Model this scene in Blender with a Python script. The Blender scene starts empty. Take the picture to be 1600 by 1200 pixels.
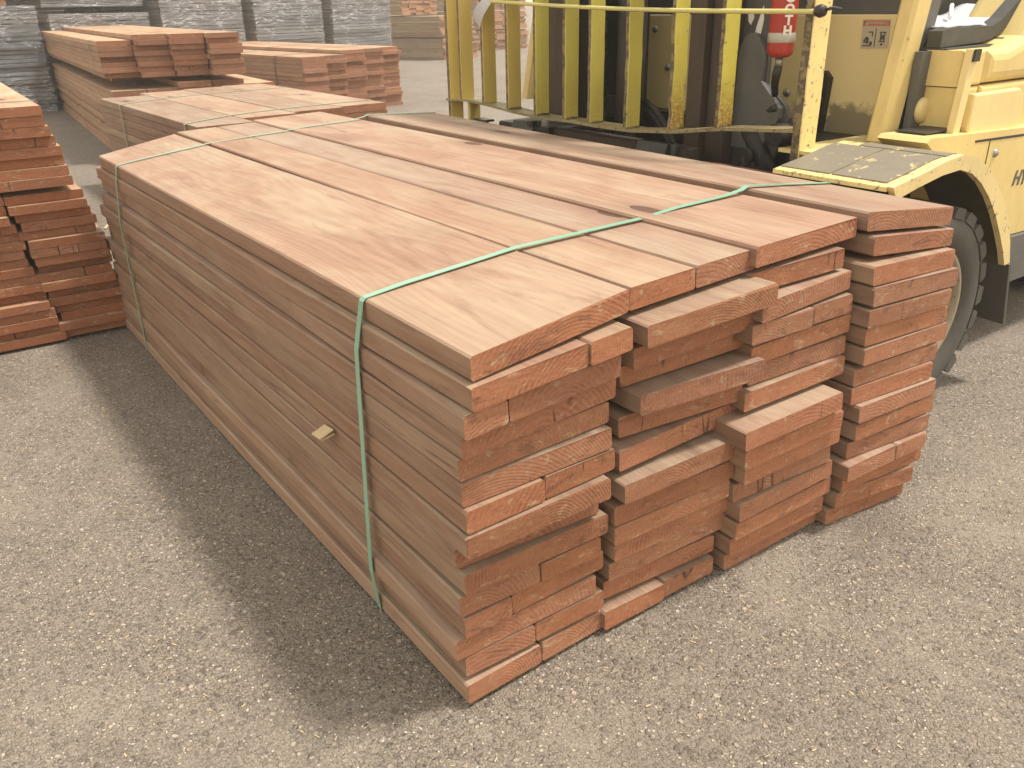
import bpy, bmesh, math, random
from mathutils import Vector, Matrix, noise
R = math.radians
S = bpy.context.scene
COL = S.collection
random.seed(7)

# ------------------------------------------------------------------ camera
cd = bpy.data.cameras.new('camera'); cam = bpy.data.objects.new('camera', cd); COL.objects.link(cam); S.camera = cam
cam.matrix_world = Matrix(((0.80916, 0.25523, -0.52927, -0.54342), (-0.58733, 0.32426, -0.74155, -0.86559),
                           (-0.01764, 0.91089, 0.41228, 1.02734), (0, 0, 0, 1)))
cd.sensor_width = 36; cd.lens = 1314.35 / 1600 * 36; cd.clip_start = .02; cd.clip_end = 2000

# ------------------------------------------------------------------ light
SUN = Vector((.372, -.172, .912)).normalized()
w = bpy.data.worlds.new('World'); S.world = w; w.use_nodes = True
nt = w.node_tree; bg = nt.nodes['Background']
sky = nt.nodes.new('ShaderNodeTexSky'); sky.sky_type = 'NISHITA'; sky.sun_disc = False
sky.sun_elevation = math.asin(SUN.z); sky.sun_rotation = math.atan2(SUN.x, SUN.y)
sky.air_density = 3.0; sky.dust_density = 0.4; sky.ozone_density = 1.0
nt.links.new(sky.outputs[0], bg.inputs[0]); bg.inputs[1].default_value = .15
hs = nt.nodes.new('ShaderNodeHueSaturation'); hs.inputs['Saturation'].default_value = .42; hs.inputs['Value'].default_value = 1.0
mx = nt.nodes.new('ShaderNodeMix'); mx.data_type = 'RGBA'; mx.blend_type = 'MULTIPLY'; mx.inputs[0].default_value = 1; mx.inputs[7].default_value = (1.0, .875, .745, 1)
nt.links.new(sky.outputs[0], hs.inputs['Color']); nt.links.new(hs.outputs[0], mx.inputs[6]); nt.links.new(mx.outputs[2], bg.inputs[0])
sl = bpy.data.lights.new('sun', 'SUN'); so = bpy.data.objects.new('sun', sl); COL.objects.link(so)
sl.energy = 2.35; sl.angle = R(7); sl.color = (1, .94, .86)
so.rotation_euler = SUN.to_track_quat('Z', 'Y').to_euler(); so.location = (6, -3, 14)
vs = S.view_settings; vs.view_transform = 'Standard'; vs.look = 'None'; vs.gamma = 1; vs.use_curve_mapping = False
vs.exposure = .93
S.render.engine = 'CYCLES'

# ------------------------------------------------------------------ helpers
def tag(o, label=None, cat=None, group=None, kind=None):
    if label: o['label'] = label
    if cat: o['category'] = cat
    if group: o['group'] = group
    if kind: o['kind'] = kind
    return o
def thing(name, loc=(0, 0, 0), rz=0, label=None, cat=None, group=None):
    o = bpy.data.objects.new(name, None); COL.objects.link(o); o.location = loc; o.rotation_euler = (0, 0, rz)
    o.empty_display_size = .1
    return tag(o, label, cat, group)
def origin_of(parent):
    v = Vector((0, 0, 0))
    while parent: v += parent.location; parent = parent.parent
    return v
class MB:
    """collects shapes given in world coordinates into one mesh"""
    def __init__(s): s.v = []; s.f = []; s.m = []; s.sm = []
    def add(s, vs, fs, mi=0, smooth=False):
        b = len(s.v); s.v += [Vector(q) for q in vs]
        for f in fs: s.f.append([b + i for i in f]); s.m.append(mi); s.sm.append(smooth)
        return s
    def box(s, a, b, mi=0, ch=0):
        return s.obox(((a[0]+b[0])/2, (a[1]+b[1])/2, (a[2]+b[2])/2), (abs(b[0]-a[0]), abs(b[1]-a[1]), abs(b[2]-a[2])), Matrix(), mi, ch)
    def obox(s, c, d, M=Matrix(), mi=0, ch=0):
        x, y, z = d[0]/2, d[1]/2, d[2]/2; c = Vector(c); M = M.to_3x3()
        if not ch:
            vs = [(i, j, k) for i in (-x, x) for j in (-y, y) for k in (-z, z)]
            fs = [(0,1,3,2),(4,6,7,5),(0,4,5,1),(2,3,7,6),(0,2,6,4),(1,5,7,3)]
            return s.add([c + M @ Vector(q) for q in vs], fs, mi)
        bm = bmesh.new(); bmesh.ops.create_cube(bm, size=1)
        for q in bm.verts: q.co = Vector((q.co.x*2*x, q.co.y*2*y, q.co.z*2*z))
        bmesh.ops.bevel(bm, geom=bm.edges[:], offset=ch, segments=2 if ch > .01 else 1, affect='EDGES', profile=.6)
        vs = [c + M @ q.co for q in bm.verts]; fs = [[q.index for q in f.verts] for f in bm.faces]
        bm.free(); return s.add(vs, fs, mi)
    def tube(s, pts, r, n=8, mi=0, caps=True, smooth=True, closed=False):
        pts = [Vector(q) for q in pts]; rr = r if isinstance(r, (list, tuple)) else [r]*len(pts)
        vs = []; L = len(pts); up = None
        for i, q in enumerate(pts):
            if closed: t = pts[(i+1) % L] - pts[i-1]
            else: t = pts[min(i+1, L-1)] - pts[max(i-1, 0)]
            t.normalize()
            if up is None: up = Vector((0,0,1)) if abs(t.z) < .9 else Vector((1,0,0))
            a = t.cross(up).normalized(); b = a.cross(t).normalized(); up = b
            for k in range(n):
                an = 2*math.pi*k/n; vs.append(q + (a*math.cos(an) + b*math.sin(an))*rr[i])
        fs = []
        for i in range(L if closed else L-1):
            for k in range(n):
                j = (i+1) % L; fs.append((i*n+k, i*n+(k+1) % n, j*n+(k+1) % n, j*n+k))
        s.add(vs, fs, mi, smooth)
        if caps and not closed: s.add(vs[:n], [tuple(range(n))[::-1]], mi); s.add(vs[-n:], [tuple(range(n))], mi)
        return s
    def prism(s, poly, a, b, axis='y', mi=0):
        """poly of 2-D points extruded between a and b along the axis"""
        f = {'y': lambda p, t: (p[0], t, p[1]), 'x': lambda p, t: (t, p[0], p[1]), 'z': lambda p, t: (p[0], p[1], t)}[axis]
        n = len(poly); vs = [f(p, a) for p in poly] + [f(p, b) for p in poly]
        fs = [tuple(range(n)), tuple(range(2*n-1, n-1, -1))] + [(i, i+n, (i+1) % n + n, (i+1) % n) for i in range(n)]
        return s.add(vs, fs, mi)
    def lathe(s, prof, c, n=32, axis='y', mi=0, smooth=True):
        """prof: (radius, distance along axis)"""
        vs = []; c = Vector(c)
        for r, h in prof:
            for k in range(n):
                a = 2*math.pi*k/n; x, y = r*math.cos(a), r*math.sin(a)
                vs.append(c + Vector({'y': (x, h, y), 'z': (x, y, h), 'x': (h, x, y)}[axis]))
        fs = [(i*n+k, i*n+(k+1) % n, (i+1)*n+(k+1) % n, (i+1)*n+k) for i in range(len(prof)-1) for k in range(n)]
        return s.add(vs, fs, mi, smooth)
    def build(s, name, mats, parent=None, origin=None):
        if not isinstance(mats, (list, tuple)): mats = [mats]
        base = origin_of(parent); o0 = Vector(origin) if origin else base
        me = bpy.data.meshes.new(name); me.from_pydata([q - o0 for q in s.v], [], s.f)
        for m in mats: me.materials.append(m)
        me.polygons.foreach_set('material_index', s.m); me.polygons.foreach_set('use_smooth', s.sm)
        bm = bmesh.new(); bm.from_mesh(me); bmesh.ops.remove_doubles(bm, verts=bm.verts, dist=1e-6)
        bmesh.ops.recalc_face_normals(bm, faces=bm.faces); bm.to_mesh(me); bm.free()
        o = bpy.data.objects.new(name, me); COL.objects.link(o); o.location = o0 - base
        if parent: o.parent = parent
        return o

# ------------------------------------------------------------------ materials
class NT:
    def __init__(s, name):
        s.mat = bpy.data.materials.new(name); s.mat.use_nodes = True; s.t = s.mat.node_tree
        s.b = s.t.nodes['Principled BSDF']; s.out = s.t.nodes['Material Output']
    def n(s, typ, **kw):
        n = s.t.nodes.new('ShaderNode' + typ)
        for k, v in kw.items():
            if k.startswith('i_'):
                k = k[2:]; k = int(k) if k.isdigit() else k.replace('_', ' '); s.set(n.inputs[k], v)
            else: setattr(n, k, v)
        return n
    def set(s, sock, v):
        if isinstance(v, bpy.types.NodeSocket): s.t.links.new(v, sock)
        elif isinstance(v, bpy.types.Node): s.t.links.new(v.outputs[0], sock)
        else:
            if isinstance(v, tuple) and len(v) == 3 and sock.type == 'RGBA': v = v + (1,)
            sock.default_value = v
    def m(s, op, a, b=0.0, c=None, clamp=False):
        n = s.n('Math', operation=op, use_clamp=clamp); s.set(n.inputs[0], a); s.set(n.inputs[1], b)
        if c is not None: s.set(n.inputs[2], c)
        return n.outputs[0]
    def vm(s, op, a, b=(0,0,0)):
        n = s.n('VectorMath', operation=op); s.set(n.inputs[0], a)
        if op == 'SCALE': s.set(n.inputs[3], b)
        else: s.set(n.inputs[1], b)
        return n.outputs[0]
    def mix(s, f, a, b, mode='MIX'):
        n = s.n('Mix', data_type='RGBA', blend_type=mode); s.set(n.inputs[0], f); s.set(n.inputs[6], a); s.set(n.inputs[7], b)
        return n.outputs[2]
    def ramp(s, f, lo, hi, a=0.0, b=1.0):
        n = s.n('MapRange', clamp=True); s.set(n.inputs[0], f)
        for i, v in zip((1,2,3,4), (lo, hi, a, b)): s.set(n.inputs[i], v)
        return n.outputs[0]
    def noise(s, v, scale, detail=3, rough=.5, dist=0.0):
        n = s.n('TexNoise'); s.set(n.inputs['Vector'], v); n.inputs['Scale'].default_value = scale
        n.inputs['Detail'].default_value = detail; n.inputs['Roughness'].default_value = rough; n.inputs['Distortion'].default_value = dist
        return n.outputs[0]
    def vor(s, v, scale, feature='F1', rnd=1.0):
        n = s.n('TexVoronoi', feature=feature); s.set(n.inputs['Vector'], v); n.inputs['Scale'].default_value = scale
        n.inputs['Randomness'].default_value = rnd
        return n
    def bump(s, h, dist, strength=1.0):
        n = s.n('Bump'); s.set(n.inputs['Height'], h); n.inputs['Distance'].default_value = dist; n.inputs['Strength'].default_value = strength
        s.t.links.new(n.outputs[0], s.b.inputs['Normal']); return n
    def fin(s, col, rough=.6, metal=0.0, spec=.5):
        s.set(s.b.inputs['Base Color'], col); s.set(s.b.inputs['Roughness'], rough); s.set(s.b.inputs['Metallic'], metal)
        s.b.inputs['Specular IOR Level'].default_value = spec
        return s.mat

def plain(name, col, rough=.5, metal=0.0, dirt=.25, scale=9, bump=.0004):
    s = NT(name); p = s.n('TexCoord').outputs['Object']
    n1 = s.noise(p, scale, 5, .65); n2 = s.noise(p, scale*9, 3, .6)
    c = s.mix(s.ramp(n1, .35, .75, 0, dirt), col, tuple(q*.45 + .012 for q in col))
    c = s.mix(s.ramp(n2, .45, .8, 0, dirt*.7), c, tuple(q*.6 + .02 for q in col))
    s.bump(n2, bump); return s.fin(c, s.ramp(n1, .3, .7, max(rough-.1, .05), min(rough+.15, 1)), metal)

def wood(name, face_a, face_b, face_dark, end_a, end_b, along='y', fine=1.0):
    """sawn softwood: growth rings about a pith line, knots, blotches; end grain told from long faces by the normal"""
    s = NT(name); tc = s.n('TexCoord'); oi = s.n('ObjectInfo'); rnd = oi.outputs['Random']
    p0 = tc.outputs['Object']
    if along == 'x':
        sp = s.n('SeparateXYZ', i_0=p0); cb = s.n('CombineXYZ', i_0=sp.outputs[1], i_1=sp.outputs[0], i_2=sp.outputs[2]); p0 = cb.outputs[0]
    wn = s.n('TexWhiteNoise', noise_dimensions='1D'); s.set(wn.inputs['W'], rnd)
    off = s.vm('SCALE', wn.outputs['Color'], 37.0)
    p = s.vm('ADD', p0, off)
    # growth rings
    sr = s.n('SeparateColor', i_0=wn.outputs['Color'])
    warp = s.noise(s.vm('MULTIPLY', p, (1.8, 1.0, 1.8)), 1.0, 2, .5)
    warp2 = s.noise(s.vm('MULTIPLY', p, (22, 2.4, 22)), 1.0, 3, .55)
    sx = s.n('SeparateXYZ', i_0=p0)
    dx = s.m('SUBTRACT', sx.outputs[0], s.m('MULTIPLY', sr.outputs[0], .3))
    dz = s.m('ADD', sx.outputs[2], s.m('MULTIPLY_ADD', sr.outputs[1], .16, -.03))
    rad = s.m('SQRT', s.m('ADD', s.m('MULTIPLY', dx, dx), s.m('MULTIPLY', dz, dz)))
    rad = s.m('ADD', rad, s.m('MULTIPLY', warp, .11)); rad = s.m('ADD', rad, s.m('MULTIPLY', warp2, .006))
    rad = s.m('ADD', rad, s.m('MULTIPLY', s.m('SINE', s.m('MULTIPLY', rad, 62.0)), .003))
    ring = s.m('FRACT', s.m('MULTIPLY', rad, s.m('MULTIPLY_ADD', sr.outputs[2], 85.0, 115.0)))
    ringv = s.m('POWER', s.m('SINE', s.m('MULTIPLY', s.m('POWER', ring, 1.6), 3.14159)), 1.5)
    # long streaks and blotches
    st = s.noise(s.vm('MULTIPLY', p, (85, 1.6, 85)), 1.0, 4, .6)
    st2 = s.noise(s.vm('MULTIPLY', p, (20, .9, 20)), 1.0, 3, .55)
    bl = s.noise(s.vm('MULTIPLY', p, (6, 2.4, 6)), 1.0, 4, .6, .6)
    cross = s.noise(s.vm('MULTIPLY', p, (5, 120, 5)), 1.0, 2, .5)
    nm = s.n('SeparateXYZ', i_0=tc.outputs['Normal'])
    isend = s.ramp(s.m('ABSOLUTE', nm.outputs[0 if along == 'x' else 1]), .6, .8)
    face = s.mix(s.ramp(bl, .40, .60), face_a, face_b)
    bl2 = s.noise(s.vm('MULTIPLY', p, (16, 3.2, 16)), 1.0, 5, .62, 1.2)
    face = s.mix(s.ramp(bl2, .56, .70, 0, .55), face, face_dark)
    face = s.mix(s.ramp(bl2, .44, .32, 0, .5), face, tuple(min(1, q*1.12) for q in face_a))
    face = s.mix(s.m('MULTIPLY', s.ramp(st, .46, .78), .36), face, face_dark)
    face = s.mix(s.m('MULTIPLY', s.ramp(st2, .50, .75), .34), face, face_dark)
    face = s.mix(s.m('MULTIPLY', s.m('MULTIPLY', ringv, s.ramp(bl, .35, .65, .3, 1)), .24), face, face_dark)
    face = s.mix(s.m('MULTIPLY', s.ramp(cross, .5, .75), .10), face, face_a)
    # damp, greenish treatment stains
    grn = s.ramp(s.noise(s.vm('MULTIPLY', p, (7, 1.8, 3)), 1.0, 5, .65, .8), .60, .78, 0, .28)
    face = s.mix(grn, face, (.25, .205, .145))
    # knots
    kv = s.vor(s.vm('MULTIPLY', p, (5.6, 2.3, 1.7)), 1.0)
    kc = s.n('SeparateColor', i_0=kv.outputs['Color'])
    kd = s.m('ADD', kv.outputs['Distance'], s.m('MULTIPLY', s.m('SUBTRACT', warp2, .5), .12))
    has = s.m('GREATER_THAN', kc.outputs[0], .18)
    core = s.m('MULTIPLY', s.ramp(kd, .095, .07), has)
    halo = s.m('MULTIPLY', s.ramp(kd, .34, .08), has)
    face = s.mix(s.m('MULTIPLY', halo, .5), face, face_dark)
    rim_ = s.m('MULTIPLY', s.ramp(s.m('ABSOLUTE', s.m('SUBTRACT', kd, .085)), .014, .004), has)
    kcol = s.mix(s.ramp(s.m('FRACT', s.m('MULTIPLY', kd, 60.0)), .3, .7), tuple(q*.42 for q in face_dark), tuple(q*.85 for q in face_dark))
    face = s.mix(core, face, kcol)
    face = s.mix(s.m('MULTIPLY', rim_, .8), face, tuple(q*.3 for q in face_dark))
    # end grain
    eb = s.noise(s.vm('MULTIPLY', p, (14, 14, 40)), 1.0, 4, .6)
    end = s.mix(s.ramp(eb, .35, .7), end_a, end_b)
    end = s.mix(s.m('MULTIPLY', s.m('MULTIPLY', ringv, s.ramp(eb, .38, .60, .1, 1)), .36), end, tuple(q*1.5 for q in end_a))
    saw = s.noise(s.vm('MULTIPLY', p, (60, 60, 260)), 1.0, 3, .6)
    end = s.mix(s.ramp(saw, .45, .8, 0, .35), end, tuple(q*.55 for q in end_a))
    pale = s.ramp(s.noise(s.vm('MULTIPLY', p, (26, 26, 50)), 1.0, 6, .75, 1.0), .57, .68, 0, .75)
    end = s.mix(pale, end, (.42, .34, .22))
    dark = s.ramp(s.noise(s.vm('MULTIPLY', p, (9, 9, 24)), 1.0, 5, .6, 1.5), .58, .66, 0, .6)
    end = s.mix(dark, end, (.13, .06, .038))
    ck = s.noise(s.vm('MULTIPLY', p, (13, 1, 1.6)), 1.0, 1, .4, 0)
    ckm = s.m('MULTIPLY', s.ramp(s.m('ABSOLUTE', s.m('SUBTRACT', ck, .5)), .012, .004), s.ramp(s.noise(p, 6.5, 2, .5), .60, .64))
    end = s.mix(s.m('MULTIPLY', ckm, .85), end, (.05, .025, .016))
    fibre = s.noise(s.vm('MULTIPLY', p, (170, 170, 170)), 1.0, 3, .7)
    end = s.mix(s.ramp(fibre, .45, .75, 0, .4), end, tuple(min(1, q*1.5) for q in end_a))
    isedge = s.ramp(s.m('ABSOLUTE', nm.outputs[1 if along == 'x' else 0]), .6, .8)
    rough_ = s.noise(s.vm('MULTIPLY', p, (3, 3.4, 48)), 1.0, 5, .7, .8)
    edge = s.mix(s.ramp(rough_, .45, .70, 0, .6), s.mix(.45, face, tuple(q*1.05 for q in face_b)), tuple(q*.9 for q in face_dark))
    edge = s.mix(s.ramp(s.noise(s.vm('MULTIPLY', p, (9, 2.2, 30)), 1.0, 5, .7, 1.0), .60, .70, 0, .6), edge, tuple(q*.62 for q in face_dark))
    edge = s.mix(s.ramp(sr.outputs[1], .35, 1, 0, .42), edge, face_dark)
    edge = s.mix(s.ramp(sr.outputs[1], .35, 0, 0, .35), edge, face_a)
    face = s.mix(isedge, face, edge)
    c = s.mix(isend, face, end)
    hsv = s.n('HueSaturation', i_Hue=s.ramp(sr.outputs[2], 0, 1, .498, .502), i_Saturation=s.ramp(sr.outputs[0], 0, 1, .94, 1.03),
              i_Value=s.ramp(rnd, 0, 1, .84, 1.10), i_Color=c)
    h = s.m('ADD', s.m('MULTIPLY', ringv, -.5), s.m('MULTIPLY', st, .8)); h = s.m('ADD', h, s.m('MULTIPLY', saw, s.m('MULTIPLY', isend, 1.4)))
    h = s.m('ADD', h, s.m('MULTIPLY', fibre, s.m('MULTIPLY', isend, .8))); h = s.m('SUBTRACT', h, s.m('MULTIPLY', ckm, s.m('MULTIPLY', isend, 3.0))); h = s.m('SUBTRACT', h, s.m('MULTIPLY', core, 1.2)); h = s.m('ADD', h, s.m('MULTIPLY', cross, .35))
    s.bump(h, .0006, .8)
    return s.fin(hsv.outputs[0], .72, 0, .3)

W_RED = wood('treated_pine', (.368, .264, .180), (.325, .196, .132), (.170, .090, .059), (.325, .142, .076), (.195, .076, .040))
W_DEEP = wood('treated_pine_deep', (.48, .32, .20), (.38, .20, .12), (.22, .10, .058), (.27, .108, .054), (.185, .07, .036))
W_FAR = wood('treated_pine_far', (.46, .31, .19), (.38, .22, .135), (.24, .12, .075), (.28, .13, .075), (.21, .09, .052))
W_BROWN = wood('weathered_pine', (.42, .31, .20), (.33, .22, .14), (.2, .13, .085), (.36, .19, .11), (.28, .14, .08))
W_GREY = wood('grey_boards', (.25, .24, .24), (.17, .165, .17), (.06, .055, .052), (.2, .17, .14), (.15, .125, .11), along='x')
W_SHADE = wood('shaded_grey_boards', (.10, .09, .085), (.07, .065, .06), (.04, .035, .03), (.1, .08, .07), (.07, .06, .05), along='x')  # grey boards darkened so the gaps between wrapped packs read as shade
W_CHIP = plain('pale_offcut', (.62, .47, .28), .8, dirt=.2, scale=60)

def asphalt():
    s = NT('asphalt'); p = s.n('TexCoord').outputs['Object']
    big = s.noise(p, .55, 4, .6); mid = s.noise(p, 5, 5, .65)
    pw = s.vm('ADD', p, s.vm('SCALE', s.n('TexNoise', i_Vector=p, i_Scale=60.0).outputs[1], .008))
    v1 = s.vor(pw, 78); v2 = s.vor(pw, 190); v3 = s.vor(pw, 430)
    c1 = s.n('SeparateColor', i_0=v1.outputs['Color']); c2 = s.n('SeparateColor', i_0=v2.outputs['Color']); c3 = s.n('SeparateColor', i_0=v3.outputs['Color'])
    base = s.mix(s.ramp(mid, .3, .7), (.135, .118, .10), (.215, .19, .163))
    fine = s.mix(s.ramp(c3.outputs[0], .1, .95), (.06, .05, .04), (.29, .255, .21)); base = s.mix(.65, base, fine)
    # medium stones
    st2 = s.m('MULTIPLY', s.ramp(v2.outputs['Distance'], .52, .36), s.m('GREATER_THAN', c2.outputs[1], .15))
    col2 = s.mix(s.m('POWER', c2.outputs[0], 1.3), (.085, .073, .062), (.37, .325, .27)); base = s.mix(s.m('MULTIPLY', st2, .85), base, col2)
    st1 = s.m('MULTIPLY', s.ramp(v1.outputs['Distance'], .44, .30), s.m('GREATER_THAN', c1.outputs[1], .58))
    col1 = s.mix(s.m('POWER', c1.outputs[0], 1.8), (.12, .10, .085), (.43, .375, .305)); base = s.mix(s.m('MULTIPLY', st1, .9), base, col1)
    wh = s.m('MULTIPLY', s.m('GREATER_THAN', c2.outputs[2], .955), s.ramp(v2.outputs['Distance'], .45, .3)); base = s.mix(s.m('MULTIPLY', wh, .8), base, (.62, .56, .46))
    dk = s.m('MULTIPLY', s.m('LESS_THAN', c2.outputs[2], .035), st2); base = s.mix(dk, base, (.05, .047, .05))
    c = s.mix(s.ramp(big, .38, .66, 0, .30), base, (.105, .088, .07))
    c = s.mix(s.ramp(s.noise(p, 1.6, 5, .7, .6), .56, .72, 0, .45), c, (.095, .078, .062))
    c = s.mix(s.ramp(s.noise(p, 2.3, 6, .72, .4), .50, .70, 0, .38), c, (.30, .27, .23))
    c = s.mix(1.0, c, (1.18, 1.115, 1.06), 'MULTIPLY')
    h = s.m('ADD', s.m('MULTIPLY', st1, 1.0), s.m('MULTIPLY', st2, .55)); h = s.m('ADD', h, s.m('MULTIPLY', s.noise(p, 300, 3, .7), .5))
    s.bump(h, .0035, .9)
    return s.fin(c, .82, 0, .35)
ASPH = asphalt()
STONE = plain('loose_stone', (.42, .37, .29), .8, dirt=.5, scale=40)

def paint(name, col, chip=.62, under=(.16, .10, .06), scale=26, rust=0.0, dirt=.3, grease=False):
    """old forklift paint with chips down to dark metal, grime and a little rust"""
    s = NT(name); p = s.n('TexCoord').outputs['Object']
    n0 = s.noise(p, 5, 4, .6); n1 = s.noise(p, scale, 6, .7, .4); n2 = s.noise(s.vm('MULTIPLY', p, (60, 60, 14)), 1.0, 5, .7)
    c = s.mix(s.ramp(n0, .35, .75, 0, dirt), col, tuple(q*.55 for q in col))
    c = s.mix(s.ramp(n2, .5, .85, 0, dirt*.8), c, tuple(q*.5 + .02 for q in col))
    if rust:
        z = s.n('SeparateXYZ', i_0=s.n('NewGeometry').outputs['Position']).outputs[2]
        f = s.m('MULTIPLY', s.ramp(z, .84, .70), s.ramp(s.noise(p, 130, 4, .8), .38, .56)); c = s.mix(s.m('MULTIPLY', f, rust), c, (.30, .12, .045))
    if grease:
        sx = s.n('SeparateXYZ', i_0=s.n('NewGeometry').outputs['Position'])
        f = s.m('MULTIPLY', s.ramp(sx.outputs[2], .80, .66), s.m('MULTIPLY', s.ramp(sx.outputs[1], .86, .76), s.ramp(sx.outputs[1], .56, .64)))
        f = s.m('MULTIPLY', s.ramp(s.m('ADD', f, s.noise(p, 16, 5, .7, 1.5)), .92, 1.12), .75); c = s.mix(f, c, (.14, .115, .085))
    ch = s.ramp(s.m('ADD', n1, s.m('MULTIPLY', s.m('SUBTRACT', n2, .5), .35)), chip, chip+.035)
    c = s.mix(ch, c, under)
    s.bump(s.m('MULTIPLY', ch, -1.0), .0012, .8)
    return s.fin(c, s.ramp(n0, .3, .7, .38, .6), 0, .45)
Y_BODY = paint('yellow_body_paint', (.72, .555, .225), .685, (.20, .15, .09), 34, dirt=.38)
Y_BAR = paint('yellow_bar_paint', (.63, .56, .10), .63, rust=1.0, dirt=.35)
Y_BAR2 = paint('yellow_bar_paint_clean', (.60, .53, .11), .66, rust=.25, dirt=.35)
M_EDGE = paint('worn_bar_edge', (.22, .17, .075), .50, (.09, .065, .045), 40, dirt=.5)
Y_BARD = paint('yellow_bar_paint_dull', (.60, .46, .13), .68, dirt=.3)
Y_POST = paint('yellow_worn_post', (.80, .64, .27), .60, (.15, .12, .09), 75, dirt=.25)
Y_STEP = paint('worn_step_edge', (.72, .57, .25), .585, (.22, .19, .14), 85, dirt=.45)
Y_COWL = paint('yellow_cowl_paint', (.78, .62, .29), .73, dirt=.3)
Y_DASH = paint('greasy_cowl_paint', (.86, .70, .34), .76, dirt=.06, grease=True)
Y_LIP = paint('scuffed_lip_paint', (.73, .58, .27), .60, (.26, .22, .16), 48, dirt=.35)
GRIP = paint('antislip_grey', (.215, .185, .14), .60, (.50, .41, .21), 30, dirt=.5)
M_DARK = plain('oily_dark_steel', (.035, .03, .025), .45, .3, .5, 7, .001)
M_BROWN = plain('greasy_brown_steel', (.075, .055, .04), .5, .2, .5, 8, .001)
M_OLIVE = plain('olive_underside', (.10, .082, .04), .8, 0, .5, 9)
M_GREY = plain('grey_steel', (.12, .12, .115), .5, .2, .4, 10)
M_PLATE = plain('dark_grey_plate', (.085, .085, .085), .5, .1, .35, 8)
RUBBER = plain('tyre_rubber', (.085, .078, .068), .9, 0, .6, 9, .0015)
RIM = paint('dusty_rim', (.30, .25, .165), .60, (.12, .09, .06), 20, dirt=.5)
CHROME = plain('bolt_steel', (.35, .34, .32), .35, .8, .3, 40)
RED = plain('extinguisher_red', (.42, .04, .03), .3, 0, .15, 20)
REDD = plain('faded_red_steel', (.14, .045, .035), .5, 0, .4, 20)
SILVER = plain('silver_band', (.5, .49, .45), .4, .3, .3, 50)
WHITE = plain('white_print', (.8, .78, .74), .6, 0, .1, 60)
PAPER = plain('paper', (.50, .50, .53), .8, 0, .08, 30)
BLACK = plain('black_print', (.09, .08, .07), .6, 0, .1, 60)
GREYPR = plain('dark_grey_print', (.10, .10, .10), .6, 0, .1, 60)
STICK = plain('sticker_cream', (.56, .50, .36), .5, 0, .12, 60)
STRED = plain('sticker_red', (.55, .12, .07), .5, 0, .15, 60)
TRAY = plain('black_plastic_tray', (.06, .058, .05), .55, 0, .4, 20)
SEAT = plain('dark_vinyl', (.03, .03, .03), .6, 0, .3, 20)
ROPE = plain('yellow_rope', (.62, .57, .22), .8, 0, .25, 90)
def strap_mat():
    s = NT('green_polyester_strap'); p = s.n('TexCoord').outputs['Object']
    a = s.noise(s.vm('MULTIPLY', p, (1, 1, 1)), 160, 3, .6); b = s.noise(p, 6, 3, .5)
    c = s.mix(s.ramp(b, .3, .7), (.19, .36, .25), (.25, .42, .32)); c = s.mix(s.ramp(a, .45, .75, 0, .35), c, (.22, .52, .38))
    s.bump(a, .0003); return s.fin(c, .32, 0, .6)
STRAP = strap_mat()
STRAP2 = plain('faded_green_strap', (.30, .36, .24), .5, 0, .3, 80)
def film_mat():
    s = NT('stretch_film'); p = s.n('TexCoord').outputs['Object']
    n = s.noise(s.vm('MULTIPLY', p, (3.5, 3.5, 26)), 1.0, 5, .65, 1.2); n2 = s.noise(s.vm('MULTIPLY', p, (9, 9, 60)), 1.0, 4, .6, .6)
    s.fin((.62, .62, .66), .13, 0, 1.0); s.b.inputs['Alpha'].default_value = 1
    s.bump(s.m('ADD', n, s.m('MULTIPLY', n2, .35)), .05, 1.0)
    cr = s.noise(s.vm('MULTIPLY', s.vm('ADD', p, s.vm('SCALE', s.n('TexNoise', i_Vector=p, i_Scale=2.0).outputs[1], .22)), (4, 4, 34)), 1.0, 4, .6, .4)
    glare_streak = s.ramp(s.m('ABSOLUTE', s.m('SUBTRACT', cr, .5)), .034, .0); glare_streak = s.m('MULTIPLY', glare_streak, s.ramp(s.noise(p, 2.6, 2, .5), .42, .56))  # glare streaks painted as pale, more opaque lines in the film
    al = s.m('MAXIMUM', s.ramp(s.m('ADD', n, s.m('MULTIPLY', n2, .3)), .60, .90, .10, .45), s.m('MULTIPLY', glare_streak, .9))
    s.set(s.b.inputs['Base Color'], s.mix(glare_streak, (.48, .50, .57), (.9, .91, .95)))
    s.set(s.b.inputs['Alpha'], al); return s.mat
FILM = film_mat()
CLEAR = NT('crumpled_film'); CLEAR.fin((.8, .8, .8), .12, 0, .9)
CLEAR.set(CLEAR.b.inputs['Alpha'], CLEAR.ramp(CLEAR.noise(CLEAR.n('TexCoord').outputs['Object'], 60, 4, .6, 1.0), .45, .65, .12, .65)); CLEAR = CLEAR.mat

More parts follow.
